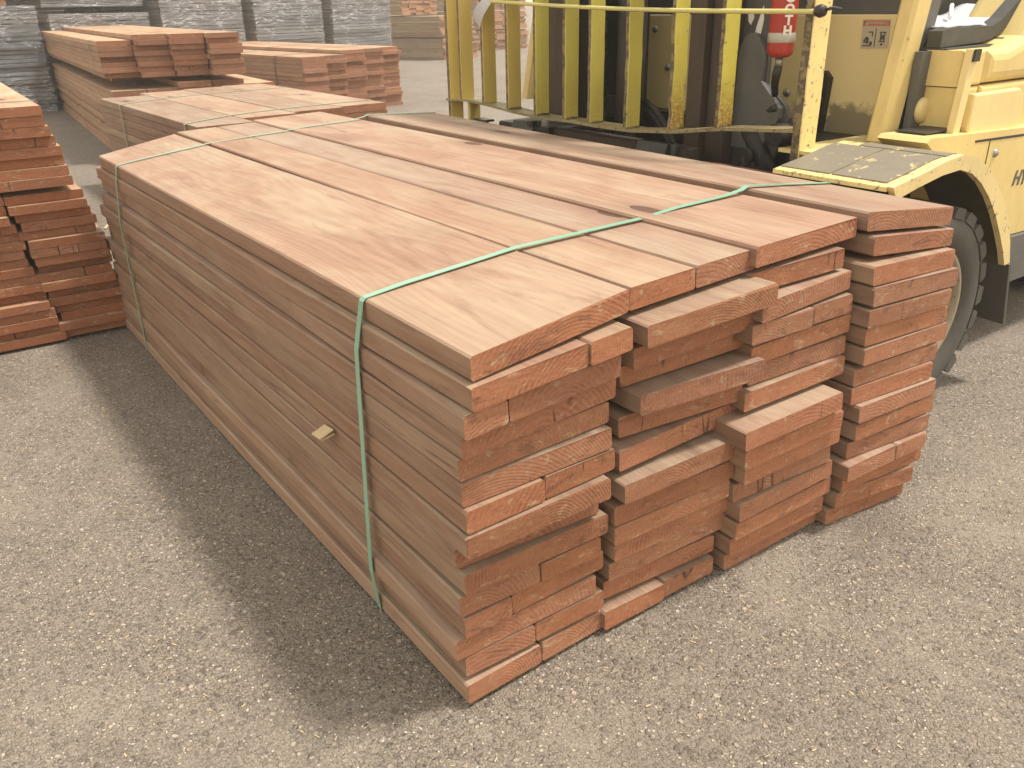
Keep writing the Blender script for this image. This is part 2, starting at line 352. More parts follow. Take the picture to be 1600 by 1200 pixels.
# ------------------------------------------------------------------ ground
g = MB(); N = 24
g.add([(-600, -600, 0), (600, -600, 0), (600, 600, 0), (-600, 600, 0)], [(0, 1, 2, 3)])
tag(g.build('ground', ASPH), 'worn grey brown asphalt with pale aggregate showing', kind='structure')
st = MB(); rs = random.Random(3)
for i in range(2600):
    t = rs.random()**.6*7.5; a = rs.uniform(-.15, 1.35)
    x, y = -.54 + math.sin(a)*t + rs.uniform(-.8, .8), -.86 + math.cos(a)*t + rs.uniform(-.6, .6)
    if -.03 < x < 1.25 and -.08 < y < 2.4: continue
    r = rs.uniform(.0013, .0036)*(1 + .5*(rs.random() < .05)); M = Matrix.Rotation(rs.uniform(0, 6.28), 3, 'Z') @ Matrix.Rotation(rs.uniform(-.5, .5), 3, 'X')
    sc = (rs.uniform(.8, 1.5)*r, rs.uniform(.7, 1.1)*r, rs.uniform(.4, .7)*r)
    vs_ = [Vector((x, y, r*.25)) + M @ Vector((q[0]*sc[0], q[1]*sc[1], q[2]*sc[2])) for q in ((1,0,0),(0,1,0),(-1,.1,0),(0,-1,0),(.1,.1,1),(0,0,-1))]
    st.add(vs_, [(0,1,4),(1,2,4),(2,3,4),(3,0,4),(1,0,5),(2,1,5),(3,2,5),(0,3,5)])
tag(st.build('gravel', STONE), 'small loose stones scattered over the asphalt', kind='stuff')

# ------------------------------------------------------------------ haze volume added to imitate the lens veil
if True:
    hz = MB(); hz.box((-16, -10, -1), (26, 34, 2.35)); s_ = bpy.data.materials.new('veil_haze'); s_.use_nodes = True
    t_ = s_.node_tree; t_.nodes.remove(t_.nodes['Principled BSDF']); pv = t_.nodes.new('ShaderNodeVolumePrincipled'); pv.inputs['Color'].default_value = (1, .95, .88, 1)
    pv.inputs['Density'].default_value = .0068; pv.inputs['Anisotropy'].default_value = .2; t_.links.new(pv.outputs[0], t_.nodes['Material Output'].inputs['Volume'])
    tag(hz.build('haze', s_), 'thin warm haze added over the yard to imitate the lens veil', kind='stuff')
# ------------------------------------------------------------------ timber
COLS = [[[0.0017,0.3027,-0.0098,0.0116,0.6093,0.6353],[-0.0055,0.2848,-0.0226,-0.0171,0.5701,0.5881],[-0.0182,0.2771,-0.0222,-0.0066,0.5309,0.5409],[-0.0136,0.2777,-0.0028,0.0073,0.4917,0.5017],[-0.0138,0.2684,0.0081,0.0112,0.4525,0.4592],[-0.0138,0.2647,0.0031,-0.0028,0.4133,0.42],[-0.0153,0.2717,-0.0078,-0.0046,0.3741,0.3808],[-0.0195,0.2508,-0.0138,-0.0198,0.3349,0.3403],[-0.0171,0.2471,0.0246,0.0051,0.2957,0.3011],[-0.0138,0.2616,0.0066,-0.0036,0.2565,0.2619],[-0.0179,0.2502,0.0161,-0.0009,0.2101,0.22],[-0.014,0.2664,0.0126,0.0094,0.1709,0.1808],[-0.0309,0.2525,0.0167,0.0115,0.1317,0.1336],[-0.0144,0.2693,0.0161,0.0096,0.0925,0.0944],[-0.0196,0.2725,0.0004,0.009,0.0472,0.0472]],[[0.31,0.6144,0.0191,0.0301,0.6325,0.6397],[0.3087,0.6101,-0.0264,-0.0275,0.5853,0.5925],[0.3113,0.6145,0.0037,0.0044,0.5381,0.5453],[0.3099,0.5997,0.0319,0.0231,0.4989,0.502],[0.3229,0.605,-0.0037,-0.0233,0.4577,0.4548],[0.3062,0.5853,0.0271,0.0045,0.4105,0.4076],[0.2888,0.6101,0.0035,0.0218,0.3633,0.3604],[0.2804,0.5704,-0.0217,-0.0216,0.3161,0.3132],[0.2728,0.5566,-0.0065,-0.0154,0.2689,0.266],[0.2787,0.5571,-0.0022,-0.0109,0.2254,0.2234],[0.2852,0.5698,0.0031,-0.0024,0.1862,0.1842],[0.2835,0.5773,0.0129,0.0075,0.1403,0.1373],[0.2837,0.5515,0.0253,0.0092,0.0944,0.0924],[0.2679,0.5487,0.0039,0.0004,0.0472,0.0471]],[[0.599,0.897,0.0158,0.0232,0.6465,0.6511],[0.5961,0.8447,0.0196,0.0076,0.5993,0.6039],[0.5909,0.863,-0.0158,-0.0011,0.5569,0.5614],[0.5764,0.8615,-0.0082,-0.0176,0.5177,0.5182],[0.5916,0.8748,-0.0015,-0.0066,0.4717,0.474],[0.5975,0.8687,0.0053,-0.008,0.4301,0.4312],[0.5733,0.8614,-0.0111,-0.0161,0.3909,0.392],[0.5319,0.8074,-0.0556,-0.0583,0.3437,0.3455],[0.5455,0.8276,-0.0478,-0.0509,0.2979,0.2987],[0.5625,0.8458,-0.0368,-0.0399,0.255,0.2551],[0.5605,0.8339,-0.0185,-0.0333,0.2107,0.2117],[0.5671,0.8507,-0.0326,-0.0323,0.1715,0.1725],[0.5709,0.8635,-0.0252,-0.0264,0.1251,0.1253],[0.5719,0.8542,-0.0145,-0.021,0.0821,0.0798],[0.5746,0.867,-0.0025,-0.0031,0.0407,0.0406]],[[0.9011,1.1983,0.0048,-0.0,0.6633,0.6315],[0.9131,1.2023,-0.0077,-0.0073,0.6161,0.5883],[0.885,1.1929,-0.034,-0.0245,0.5689,0.5488],[0.8863,1.1984,-0.0403,-0.037,0.5282,0.5096],[0.88,1.1797,-0.041,-0.0402,0.4874,0.4704],[0.8929,1.1849,-0.0326,-0.037,0.4446,0.4312],[0.8933,1.1909,-0.0367,-0.0402,0.404,0.392],[0.883,1.1645,-0.0281,-0.0416,0.3592,0.3528],[0.8811,1.1503,-0.0311,-0.046,0.32,0.3136],[0.895,1.1645,-0.0463,-0.0543,0.2808,0.2744],[0.8966,1.1635,-0.0444,-0.0569,0.2394,0.2352],[0.8911,1.1506,-0.0343,-0.0617,0.196,0.196],[0.8731,1.1428,-0.053,-0.0636,0.1568,0.1568],[0.8886,1.1495,-0.0377,-0.0592,0.1176,0.1176],[0.8816,1.1172,-0.033,-0.0664,0.0784,0.0784],[0.8669,1.1161,-0.0254,-0.052,0.0392,0.0392]]]
def plank_mesh(secs, t, ch=.0034):
    """one sawn board: a loft of chamfered rectangles; secs = (y, x0, x1, top z at x0, top z at x1), first y is the near end"""
    o = Vector((secs[0][1], secs[0][0], secs[0][3] - t)); vs = []; fs = []
    for y, x0, x1, zl, zr in secs:
        def P(u, dz):      # u along the width in metres
            k = u / (x1 - x0); return Vector((x0 + u, y, zl + (zr - zl)*k + dz)) - o
        w_ = x1 - x0
        vs += [P(ch, 0), P(w_-ch, 0), P(w_, -ch), P(w_, -t+ch), P(w_-ch, -t), P(ch, -t), P(0, -t+ch), P(0, -ch)]
    for i in range(len(secs)-1):
        for k in range(8): fs.append((i*8+k, i*8+(k+1) % 8, i*8+8+(k+1) % 8, i*8+8+k))
    fs.append(tuple(range(7, -1, -1))); b = len(vs)-8; fs.append(tuple(range(b, b+8)))
    me = bpy.data.meshes.new('plank'); me.from_pydata(vs, [], fs)
    bm = bmesh.new(); bm.from_mesh(me); bmesh.ops.recalc_face_normals(bm, faces=bm.faces); bm.to_mesh(me); bm.free()
    return me, o
def add_plank(parent, me, loc, mat=None):
    if mat and not me.materials: me.materials.append(mat)
    o = bpy.data.objects.new('plank', me); COL.objects.link(o); o.parent = parent; o.location = loc
    return o
def strap(parent, pts, nrm, wid=.016, th=.0011, mat=None, name='strap', wob=0.0):
    """flat band: pts along its length, nrm = outward normals, width lies along y"""
    m = MB(); vs = []; n = len(pts)
    for i, (q, nn) in enumerate(zip(pts, nrm)):
        q = Vector(q); nn = Vector(nn).normalized(); tw = math.sin(i*1.7)*wob
        a = Vector((0, wid/2, 0)); 
        vs += [q - a + nn*tw, q + a - nn*tw, q + a + nn*th - nn*tw, q - a + nn*th + nn*tw]
    fs = [(i*4+k, i*4+(k+1) % 4, i*4+4+(k+1) % 4, i*4+4+k) for i in range(n-1) for k in range(4)] + [(0,1,2,3), (n*4-1, n*4-2, n*4-3, n*4-4)]
    m.add(vs, fs); return m.build(name, mat or STRAP, parent)

# ---- the big pack in front, measured board by board
T = .0374
main = thing('timber_pack', (.6, 1.1, 0), 0, 'large green strapped pack of reddish pine boards nearest the camera', 'timber pack')
mo = Vector((.6, 1.1, 0)); rs = random.Random(11)
FAR_X = [(-.004, .288), (.300, .592), (.602, .893), (.905, 1.195)]
FAR_TOP = [(.600, .628), (.634, .640), (.644, .648), (.662, .650)]
SPLIT = {(0, 1): .71, (0, 2): .26, (0, 6): .5, (0, 10): .55, (0, 11): .32, (0, 13): .48, (0, 14): .52, (1, 0): .50, (1, 13): .52, (2, 3): .58, (3, 12): .6}
def main_edge(ci, k, y):
    x0, x1, ya, yb, zl, zr = COLS[ci][k]; n = len(COLS[ci]); yn = (ya+yb)/2; f = max(0, min(1, (y - yn)/2.2))
    r_ = random.Random(ci*50+k); jx = r_.uniform(-.008, .006)
    tl, tr = (tp*(n-k)/n for tp in FAR_TOP[ci]); fx0, fx1 = FAR_X[ci]
    if ci == 0: jx += -.012*(k/n) + r_.uniform(-.008, .008) + (.03 if k == 13 else 0)*0
    return x0+(fx0+jx-x0)*f, x1+(fx1+jx*.5-x1)*f, zl+(tl-zl)*f, zr+(tr-zr)*f
for ci, C_ in enumerate(COLS):
    n = len(C_)
    for k, (x0, x1, ya, yb, zl, zr) in enumerate(C_):
        yn = (ya+yb)/2; sk = max(-.02, min(.02, (yb-ya)/2))
        far = {0: 2.19 + .10*k/n, 1: 2.31, 2: 2.37, 3: 2.10 + .2*k/n}[ci] + rs.uniform(-.035, .035)
        if k == 0: far = [2.185, 2.31, 2.40, 2.07][ci]
        parts_ = [(0, 1)]
        if (ci, k) in SPLIT: q = SPLIT[ci, k]; parts_ = [(0, q-.004), (q+.004, 1)]
        for pi, (ua, ub) in enumerate(parts_):
            secs = []; dy = rs.uniform(-.004, .004) if len(parts_) > 1 and k else 0
            for f in (0, .3, .62, 1):
                y = yn + dy + (far-yn)*f; a0, a1, zl_, zr_ = main_edge(ci, k, y)
                wob = rs.uniform(-.006, .006) if 0 < f < 1 else 0; bow = (.0015*rs.uniform(-1, 1) if 0 < f < 1 and k == 0 else 0)
                w_ = a1-a0; secs.append((y, a0+w_*ua+wob, a0+w_*ub+wob, zl_+(zr_-zl_)*ua+bow, zl_+(zr_-zl_)*ub+bow))
            me, o = plank_mesh(secs, T)
            nc = len(me.vertices)
            # the end is sawn a little out of square
            for i in range(8):
                u = me.vertices[i].co.x / (x1-x0) + ua; me.vertices[i].co.y += (u-.5)*2*sk
            if k == 0:
                fl = [2.185, 2.325, 2.38, 2.07][ci]; fr = [2.33, 2.345, 2.42, 2.10][ci]
                for i in range(24, 32):
                    u = me.vertices[i].co.x / (x1-x0) + ua; me.vertices[i].co.y = fl + (fr-fl)*u - o.y
            for i in (0, 1, 2, 7):
                me.vertices[i].co.z -= rs.uniform(0, .0022); me.vertices[i].co.y += rs.uniform(0, .003)
            me.materials.append(W_RED)
            add_plank(main, me, o - mo)
def hull_left(y):
    pts = []
    for k in range(len(COLS[0])):
        a0, a1, zl_, zr_ = main_edge(0, k, y); pts += [(a0-.003, zl_-.0035), (a0-.003, zl_-T+.0035)]
    pts = sorted(pts, key=lambda q: -q[1]); out = [pts[0]]
    i = 0
    while i < len(pts)-1:           # walk down the outermost points
        best = max(range(i+1, len(pts)), key=lambda j: (pts[i][0]-pts[j][0])/max(pts[i][1]-pts[j][1], 1e-6) if pts[i][1]-pts[j][1] > .001 else -1e9)
        out.append(pts[best]); i = best
    return out
def main_strap(y):
    def top(ci, side): a0, a1, zl_, zr_ = main_edge(ci, 0, y); return (a0, zl_) if side == 0 else (a1, zr_)
    L = [(x, z, -1, .1) for x, z in hull_left(y)][::-1]
    a = top(0, 0); P = L + [(a[0]+.002, a[1]+.0012, -.5, 1)]
    t1, t2, t3, t4, t5 = top(0, 1), top(1, 1), top(2, 0), top(3, 0), top(3, 1)
    for f in (.25, .5, .75): P.append((a[0]+(t1[0]-a[0])*f, a[1]+(t1[1]-a[1])*f+.0035, 0, 1))
    P += [(t1[0], t1[1]+.004, 0, 1), ((t1[0]+t2[0])/2, (t1[1]+t2[1])/2+.004, 0, 1), (t2[0], t2[1]+.004, 0, 1), (t3[0]+.10, t3[1]+.0045, 0, 1), (t4[0]-.06, max(t3[1], top(2, 1)[1])+.004, 0, 1), (t4[0]-.012, t4[1]-.003, 0, 1), (t4[0]+.006, t4[1]+.0035, 0, 1), (t5[0]-.003, t5[1]+.0025, 0, 1)]
    for k in range(0, 16, 3):
        b = main_edge(3, k, y); P.append((max(b[1], 1.19)+.004, b[3]-.01, 1, 0))
    P.append((1.20, .004, 1, 0))
    return [(x, y, z) for x, z, _, _ in P], [(nx, 0, nz) for _, _, nx, nz in P]
for y in (.298, 1.93):
    p_, n_ = main_strap(y); p_ = [(a, b + (.0 if y < 1 else .12*max(0, min(1, a/.9))), c) for a, b, c in p_]
    strap(main, p_, n_, .0135 if y < 1 else .0115)
ch = MB(); ch.obox((-.034, .445, .322), (.030, .050, .004), Matrix.Rotation(R(-22), 4, 'Y') @ Matrix.Rotation(R(-14), 4, 'X'), ch=.001); ch.obox((-.032, .447, .3175), (.026, .046, .003), Matrix.Rotation(R(-12), 4, 'Y') @ Matrix.Rotation(R(-6), 4, 'X'))
ch.build('wood_chip', W_CHIP, main)

# ---- packs of alike boards
def pack(name_label, loc, rz, ncol, rows, bw, t, L, mat, shear=0.0, straps=(), jx=.008, jy=.02, group=None, seed=1, lean=0.0, far_short=None, cat='timber pack', skip=None, smat=None, name='timber_pack', colj=None, narrow=0.0):
    rs = random.Random(seed); root = thing(name, loc, rz, name_label, cat, group)
    var = []
    for i in range(6):
        ww = bw*(1 if i < 4 else rs.uniform(.97, 1)) - .004; warp = rs.uniform(-.006, .006)
        me, _ = plank_mesh([(0, 0, ww, t-.0008, t-.0008), (L*.5, warp, ww+warp, t-.0008, t-.0008), (L, 0, ww, t-.0008, t-.0008)], t-.0016, min(.0028, t*.1)); me.materials.append(mat); var.append(me)
    half = []
    for f in (.36, .62):
        for (a, b) in ((0, f*bw-.003), (f*bw, bw-.004)):
            me, _ = plank_mesh([(0, a, b, t-.0008, t-.0008), (L, a, b, t-.0008, t-.0008)], t-.0016, min(.0028, t*.1)); me.materials.append(mat); half.append((me, a))
    if not isinstance(rows, (list, tuple)): rows = [rows]*ncol
    for c in range(ncol):
        for k in range(rows[c]):
            if skip and skip(c, k): continue
            x = c*bw + rs.uniform(-jx, jx) + lean*(rows[c]-k)*t; y = shear*c + rs.uniform(-jy, jy) + (colj[c] if colj else 0); z = k*t
            if rs.random() < narrow:
                q = rs.choice((0, 2))
                for me, a in half[q:q+2]: add_plank(root, me, (x + a, y + rs.uniform(-.004, .004), z))
            else: add_plank(root, rs.choice(var), (x, y, z))
    W_ = ncol*bw
    for sy in straps:
        hz = [r_*t for r_ in rows]; P = [(-jx-.004+lean*rows[0]*t, sy, .003, -1, 0), (-jx-.004, sy, hz[0]-.004, -1, .2)]
        cj = colj or [0]*ncol
        for c in range(ncol): P += [(c*bw+.01, sy+shear*(c+.0)+cj[c], max(hz[c], hz[c-1] if c else 0)+.001, 0, 1)]
        ye = sy+shear*ncol+cj[-1]; P += [(W_-.006, ye, hz[-1]+.001, 0, 1), (W_+jx+.003, ye, hz[-1]-.004, 1, .2), (W_+jx+.003, ye, .003, 1, 0)]
        m = MB(); vs = []
        for x, y, z, nx, nz in P:
            nn = Vector((nx, 0, nz)).normalized(); a = Vector((0, .008, 0)); q = Vector((x, y, z)); vs += [q-a, q+a, q+a+nn*.0012, q-a+nn*.0012]
        n = len(P); m.add(vs, [(i*4+j, i*4+(j+1) % 4, i*4+4+(j+1) % 4, i*4+4+j) for i in range(n-1) for j in range(4)])
        o = m.build('strap', smat or STRAP2, None); o.parent = root
    return root

# second pack, just beyond the big one
pack('low strapped pack of pale pine boards directly behind the big front pack', (.64, 3.26, 0), R(1), 4, [13, 13, 13, 13], .292, .0410, 1.85, W_RED, shear=.02, colj=[0, .16, .22, .24], straps=(.16, 1.35), jy=.01, jx=.006, seed=5)

# left edge of the picture: one pack on another
pack('lower pack of dark red boards at the left edge, spreading outwards at its bottom', (-.985, 2.235, .012), R(-1.5), 4, 17, .232, .0287, 2.3, W_DEEP, jy=.022, jx=.012, seed=21, lean=.16, narrow=.22)
pack('upper strapped pack of red boards on top of the spreading pack at the left edge', (-1.03, 2.25, .517), R(-2), 4, 8, .226, .0312, 2.3, W_DEEP, straps=(.17, 1.9), jy=.02, jx=.006, seed=22, lean=.2)
for i, (y) in enumerate((2.5, 4.1)):
    b = MB(); b.box((-.95, y, -.0), (-.02, y+.07, .0115)); o = b.build('bearer', W_CHIP, None)
    tag(o, ['thin timber bearer under the near end of the left edge packs', 'thin timber bearer under the far end of the left edge packs'][i], 'bearer')

# back left: two packs, the upper one skewed towards the camera
pack('long brown board pack on the asphalt behind the low strapped pack, under the skewed one', (.845, 5.88, 0), R(-4.5), 5, [13, 13, 14, 14, 13], .235, .039, 4.6, W_FAR, jy=.03, jx=.012, seed=31, lean=.05, narrow=.15)
pack('upper pack with staggered board ends resting on the long brown pack', (.83, 6.02, .585), R(-4.5), 4, [7, 8, 8, 8], .238, .036, 4.9, W_FAR, shear=-.07, jy=.03, jx=.010, seed=32, lean=.03, straps=(.4,))
for i, y in enumerate((6.3, 7.9, 9.6)):
    b = MB(); b.box((.92+(y-6)*.08, y, .549), (1.95+(y-6)*.08, y+.06, .583)); o = b.build('bearer', W_FAR, None)
    tag(o, ['short bearer near the camera end between the two back left packs', 'middle bearer between the two back left packs', 'farthest bearer between the two back left packs'][i], 'bearer')

# back middle pack
pack('five board wide dark strapped red pack before the wrapped grey row', (3.0, 7.56, 0), R(7), 5, [15, 15, 16, 16, 16], .278, .0385, 3.9, W_FAR, shear=.07, straps=(.55, 1.55), jy=.035, jx=.010, seed=41, smat=GREYPR, narrow=.12)

# far right group seen left of and through the forklift guard
FG = R(24)
def fp(dx, dy): c, s_ = math.cos(FG), math.sin(FG); return (9.05+dx*c-dy*s_, 14.7+dx*s_+dy*c)
pack('bottom pack of the far stack of brown boards left of the forklift guard', (*fp(0, 0), 0), FG, 5, 9, .262, .0455, 3.2, W_BROWN, jy=.05, jx=.012, seed=51)
pack('middle pack of the far stack of brown boards left of the forklift guard', (*fp(-.05, .05), .43), FG, 5, 9, .258, .0435, 3.2, W_BROWN, jy=.05, jx=.012, seed=52)
pack('top pack of the far stack of brown boards, set back from the ones below', (*fp(-.1, .95), .845), FG, 5, 10, .258, .0435, 3.2, W_BROWN, jy=.05, jx=.012, seed=53)
pack('bottom pack of the farthest stack, seen between the yellow guard bars', (11.6, 17.2, 0), R(8), 6, 10, .27, .044, 3.0, W_BROWN, jy=.05, jx=.012, seed=54)
pack('middle pack of the farthest stack, seen between the yellow guard bars', (11.55, 17.2, .46), R(8), 6, 9, .27, .044, 3.0, W_BROWN, jy=.05, jx=.012, seed=55)
pack('top pack of the farthest stack, seen between the yellow guard bars', (11.6, 17.3, .88), R(8), 6, 11, .27, .044, 3.0, W_BROWN, jy=.05, jx=.012, seed=56)

# ---- grey packs wrapped in stretch film
def wrapped(label, loc, rz, W_, D_, n, t, seed, film=True, z0=0.0, jag=.018, group=None):
    rs = random.Random(seed); root = thing('wrapped_pack', (loc[0], loc[1], z0), rz, label, 'wrapped timber', group)
    var = []
    for i in range(6):
        wv = rs.uniform(-.006, .006)
        tt = t - rs.uniform(.004, .014)
        m = MB(); zz = [rs.uniform(-.002, .002) for _ in range(3)]
        vs = []
        for j, x in enumerate((0, W_*.5, W_)):
            for (y, z) in ((0, .003), (0, tt-.003), (.003, tt), (D_/4-.006, tt), (D_/4-.006, 0), (.003, 0)): vs.append((x, y + (wv if j == 1 else 0), z + (zz[1] if j == 1 else 0)))
        fs = [(j*6+q, j*6+(q+1) % 6, j*6+6+(q+1) % 6, j*6+6+q) for j in range(2) for q in range(6)] + [(5,4,3,2,1,0), (12,13,14,15,16,17)]
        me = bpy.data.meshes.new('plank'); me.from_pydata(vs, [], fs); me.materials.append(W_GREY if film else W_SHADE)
        bm = bmesh.new(); bm.from_mesh(me); bmesh.ops.recalc_face_normals(bm, faces=bm.faces); bm.to_mesh(me); bm.free(); var.append(me)
    prof = []
    for k in range(n):
        jx_ = rs.uniform(-jag, jag); jy_ = rs.uniform(-jag*.6, jag*.6); prof.append((jx_, jy_))
        for d in range(4):
            if d in (1, 2) and k not in (n-1,): continue     # inner rows are only built where the top shows them
            add_plank(root, rs.choice(var), (jx_ + rs.uniform(-.004, .004), jy_ + d*D_/4, k*t))
    if film:
        m = MB(); NX, NZ = 56, 54; H = n*t; lim = .03
        def skin(f0, f1, nrm, sd):
            vs = []
            for i in range(NX+1):
                for j in range(NZ+1):
                    u, q = i/NX, j/NZ; b = Vector(f0) + (Vector(f1)-Vector(f0))*u; z = .01 + (H-.012)*q
                    kk = min(n-1, int(z/t)); jx_, jy_ = prof[kk]
                    pz = (z % t)/t; tuck = -.010*(abs(pz-.5)*2)**2
                    no = noise.noise(Vector((u*3.1+sd, z*9, seed)))*.013 + noise.noise(Vector((u*9+z*5, z*26, seed+sd)))*.007
                    e = .016 + max(0, tuck + no) + (jx_*nrm[0]*.7 + jy_*nrm[1]*.7)
                    vs.append(b + Vector(nrm)*e + Vector((0, 0, z)))
            m.add(vs, [(i*(NZ+1)+j, (i+1)*(NZ+1)+j, (i+1)*(NZ+1)+j+1, i*(NZ+1)+j+1) for i in range(NX) for j in range(NZ)], 0, True)
        skin((0, 0, 0), (W_, 0, 0), (0, -1, 0), 1.0); skin((W_, 0, 0), (W_, D_, 0), (1, 0, 0), 5.0); skin((0, D_, 0), (0, 0, 0), (-1, 0, 0), 9.0)
        o = m.build('stretch_film', FILM, None); o.parent = root
    return root
RR = R(16.5)
def rp(i, dy=0): c, s_ = math.cos(RR), math.sin(RR); a = -1.2 + i*1.39; return (1.10+a*c-dy*s_, 10.46+a*s_+dy*c)
wrapped('far left grey board pack in torn film with brown boards on top', rp(0), R(8), 1.2, 2.4, 25, .044, 61, jag=.03)
wrapped('film wrapped grey pack, second from the left, crumpled white film over its top', rp(1), RR, 1.22, 2.4, 23, .044, 62)
wrapped('film wrapped grey pack sitting on top of the crumpled white one', rp(1.02, .15), RR, 1.24, 2.2, 15, .044, 66, z0=1.075)
wrapped('tall film wrapped grey pack behind the skewed back left pack', rp(2), RR, 1.2, 2.4, 38, .044, 63)
wrapped('tall film wrapped grey pack with bright diagonal film glare, fourth in the row', rp(3), RR, 1.2, 2.4, 38, .044, 64)
wrapped('tall film wrapped grey pack at the right end of the row', rp(4), RR, 1.2, 2.4, 38, .044, 65)
pack('brown board pack lying on top of the far left film wrapped pack', (rp(0)[0]-.05, rp(0)[1]+.03, 25*.044+.002), R(8), 4, 9, .25, .04, 2.3, W_BROWN, jy=.03, seed=67)
for i in range(5):
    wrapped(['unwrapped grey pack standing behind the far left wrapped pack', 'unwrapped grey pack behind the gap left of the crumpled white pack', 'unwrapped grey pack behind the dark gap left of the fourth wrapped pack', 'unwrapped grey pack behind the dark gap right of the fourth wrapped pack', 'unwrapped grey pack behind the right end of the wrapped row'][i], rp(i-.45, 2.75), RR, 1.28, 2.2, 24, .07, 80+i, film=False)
# ------------------------------------------------------------------ forklift (front towards -x, its side faces the camera)
fk = thing('forklift', (1.9, 1.3, 0), 0, 'worn yellow forklift parked at the right with its guard bars beside the big pack', 'forklift')
CY = 1.39
# load guard: rail, bars, end posts (each bar a flat standing on edge)
ZR = [(.545, .713), (.797, .694), (.982, .668), (1.174, .652), (1.351, .651), (1.482, .654), (1.646, .651), (1.815, .658), (1.976, .670), (2.135, .677), (2.29, .671)]
def rail_z(y):
    for (a, za), (b, zb) in zip(ZR, ZR[1:]):
        if a <= y <= b: return za + (zb-za)*(y-a)/(b-a)
    return ZR[0][1] if y < ZR[0][0] else ZR[-1][1]
m = MB(); vs = []
for y, z in ZR: vs += [(1.398, y, z-.009), (1.476, y, z-.009), (1.476, y, z), (1.398, y, z)]
m.add(vs, [(i*4+k, i*4+(k+1) % 4, i*4+4+(k+1) % 4, i*4+4+k) for i in range(len(ZR)-1) for k in range(4)] + [(3,2,1,0), tuple(len(ZR)*4-4+i for i in range(4))])
m.build('guard_rail', paint('rail_paint', (.34, .27, .13), .56, (.12, .09, .055), 120, dirt=.7), fk)
def bar(y, yt, w_=.015, d=.074, mat=Y_BAR, z0=None, x=1.401, name='guard_bar', z1=1.62, nick=0.0):
    rs_ = random.Random(int(y*1000)); z0 = rail_z(y)+.0005 if z0 is None else z0; N_ = 22; vs = []
    for i in range(N_+1):
        f = i/N_; z = z0+(z1-z0)*f; yy = y+(yt-y)*f; a = rs_.uniform(0, nick) if rs_.random() < .5 else 0; b = rs_.uniform(0, nick*.6)
        vs += [(x+a, yy-w_/2+.002, z), (x+a, yy+w_/2, z), (x+d-b, yy+w_/2, z), (x+d-b, yy-w_/2, z), (x+a+.002, yy-w_/2, z)]
    mm = MB(); mm.add(vs, [(i*5+k, i*5+(k+1) % 5, i*5+5+(k+1) % 5, i*5+5+k) for i in range(N_) for k in range(1, 5)] + [(4,3,2,1,0), tuple(N_*5+k for k in range(5))])
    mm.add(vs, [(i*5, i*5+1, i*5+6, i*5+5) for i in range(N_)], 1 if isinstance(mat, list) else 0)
    return mm.build(name, mat, fk)
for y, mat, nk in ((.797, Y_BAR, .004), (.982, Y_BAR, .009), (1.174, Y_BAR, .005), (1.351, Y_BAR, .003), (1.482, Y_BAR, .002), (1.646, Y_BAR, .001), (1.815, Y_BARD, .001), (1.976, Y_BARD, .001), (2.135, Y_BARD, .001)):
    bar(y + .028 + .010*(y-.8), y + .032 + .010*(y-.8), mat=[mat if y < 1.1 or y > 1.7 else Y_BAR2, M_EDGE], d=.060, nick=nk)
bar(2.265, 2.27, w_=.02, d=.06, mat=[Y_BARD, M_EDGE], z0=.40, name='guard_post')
bar(2.165, 2.165, w_=.016, d=.05, mat=Y_BARD, z0=.40, x=1.43, name='guard_post', z1=.66)
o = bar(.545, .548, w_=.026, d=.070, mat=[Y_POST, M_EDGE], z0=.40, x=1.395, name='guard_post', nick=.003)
tag(o, 'near guard post, its yellow paint flaked and scratched')
m = MB(); m.box((1.398, .53, 1.6), (1.476, 2.27, 1.63), ch=.003); m.build('guard_rail', Y_BARD, fk)
for y in (.797, .982, 1.174, 1.351, 1.482, 1.646, 1.815):
    yy = y + .028 + .010*(y-.8); m = MB(); m.tube([(1.402, yy-.009, rail_z(yy)+.002), (1.43, yy-.0105, rail_z(yy)+.003), (1.46, yy-.009, rail_z(yy)+.002)], [.003, .005, .003], 6); m.build('weld', M_EDGE, fk)
# lower carriage
m = MB(); m.box((1.44, .97, .30), (1.50, 1.90, .385), ch=.004); m.box((1.44, .97, .505), (1.50, 1.86, .610), ch=.004)
m.box((1.462, 1.0, .386), (1.49, 1.80, .504)); m.build('carriage', M_BROWN, fk)
for yy in (1.02, 1.70):
    m = MB(); m.prism([(1.395, .16), (1.395, .585), (1.412, .622), (1.438, .622), (1.438, .16)], yy, yy+.13, 'y'); m.build('fork', M_DARK, fk)
m = MB(); m.prism([(1.10, .50), (1.03, .62), (1.0, .62), (1.02, .48)], 1.425, 1.437, 'x'); m.build('stop_lug', M_GREY, fk)
m = MB(); m.prism([(1.78, .54), (1.72, .63), (1.69, .63), (1.70, .52)], 1.425, 1.437, 'x'); m.build('stop_lug', M_GREY, fk)
m = MB(); m.box((1.405, 2.025, .50), (1.43, 2.055, .60)); m.box((1.395, 2.0, .60), (1.44, 2.08, .608)); m.build('latch_pin', M_DARK, fk)
m = MB(); m.box((1.41, 1.62, .50), (1.60, 1.93, .612), ch=.006); m.box((1.40, 1.70, .612), (1.43, 1.73, .628)); m.build('side_shift_block', M_DARK, fk)
m = MB(); m.box((1.50, .66, .548), (1.53, .97, .566), ch=.003); m.build('hose_guide', REDD, fk)
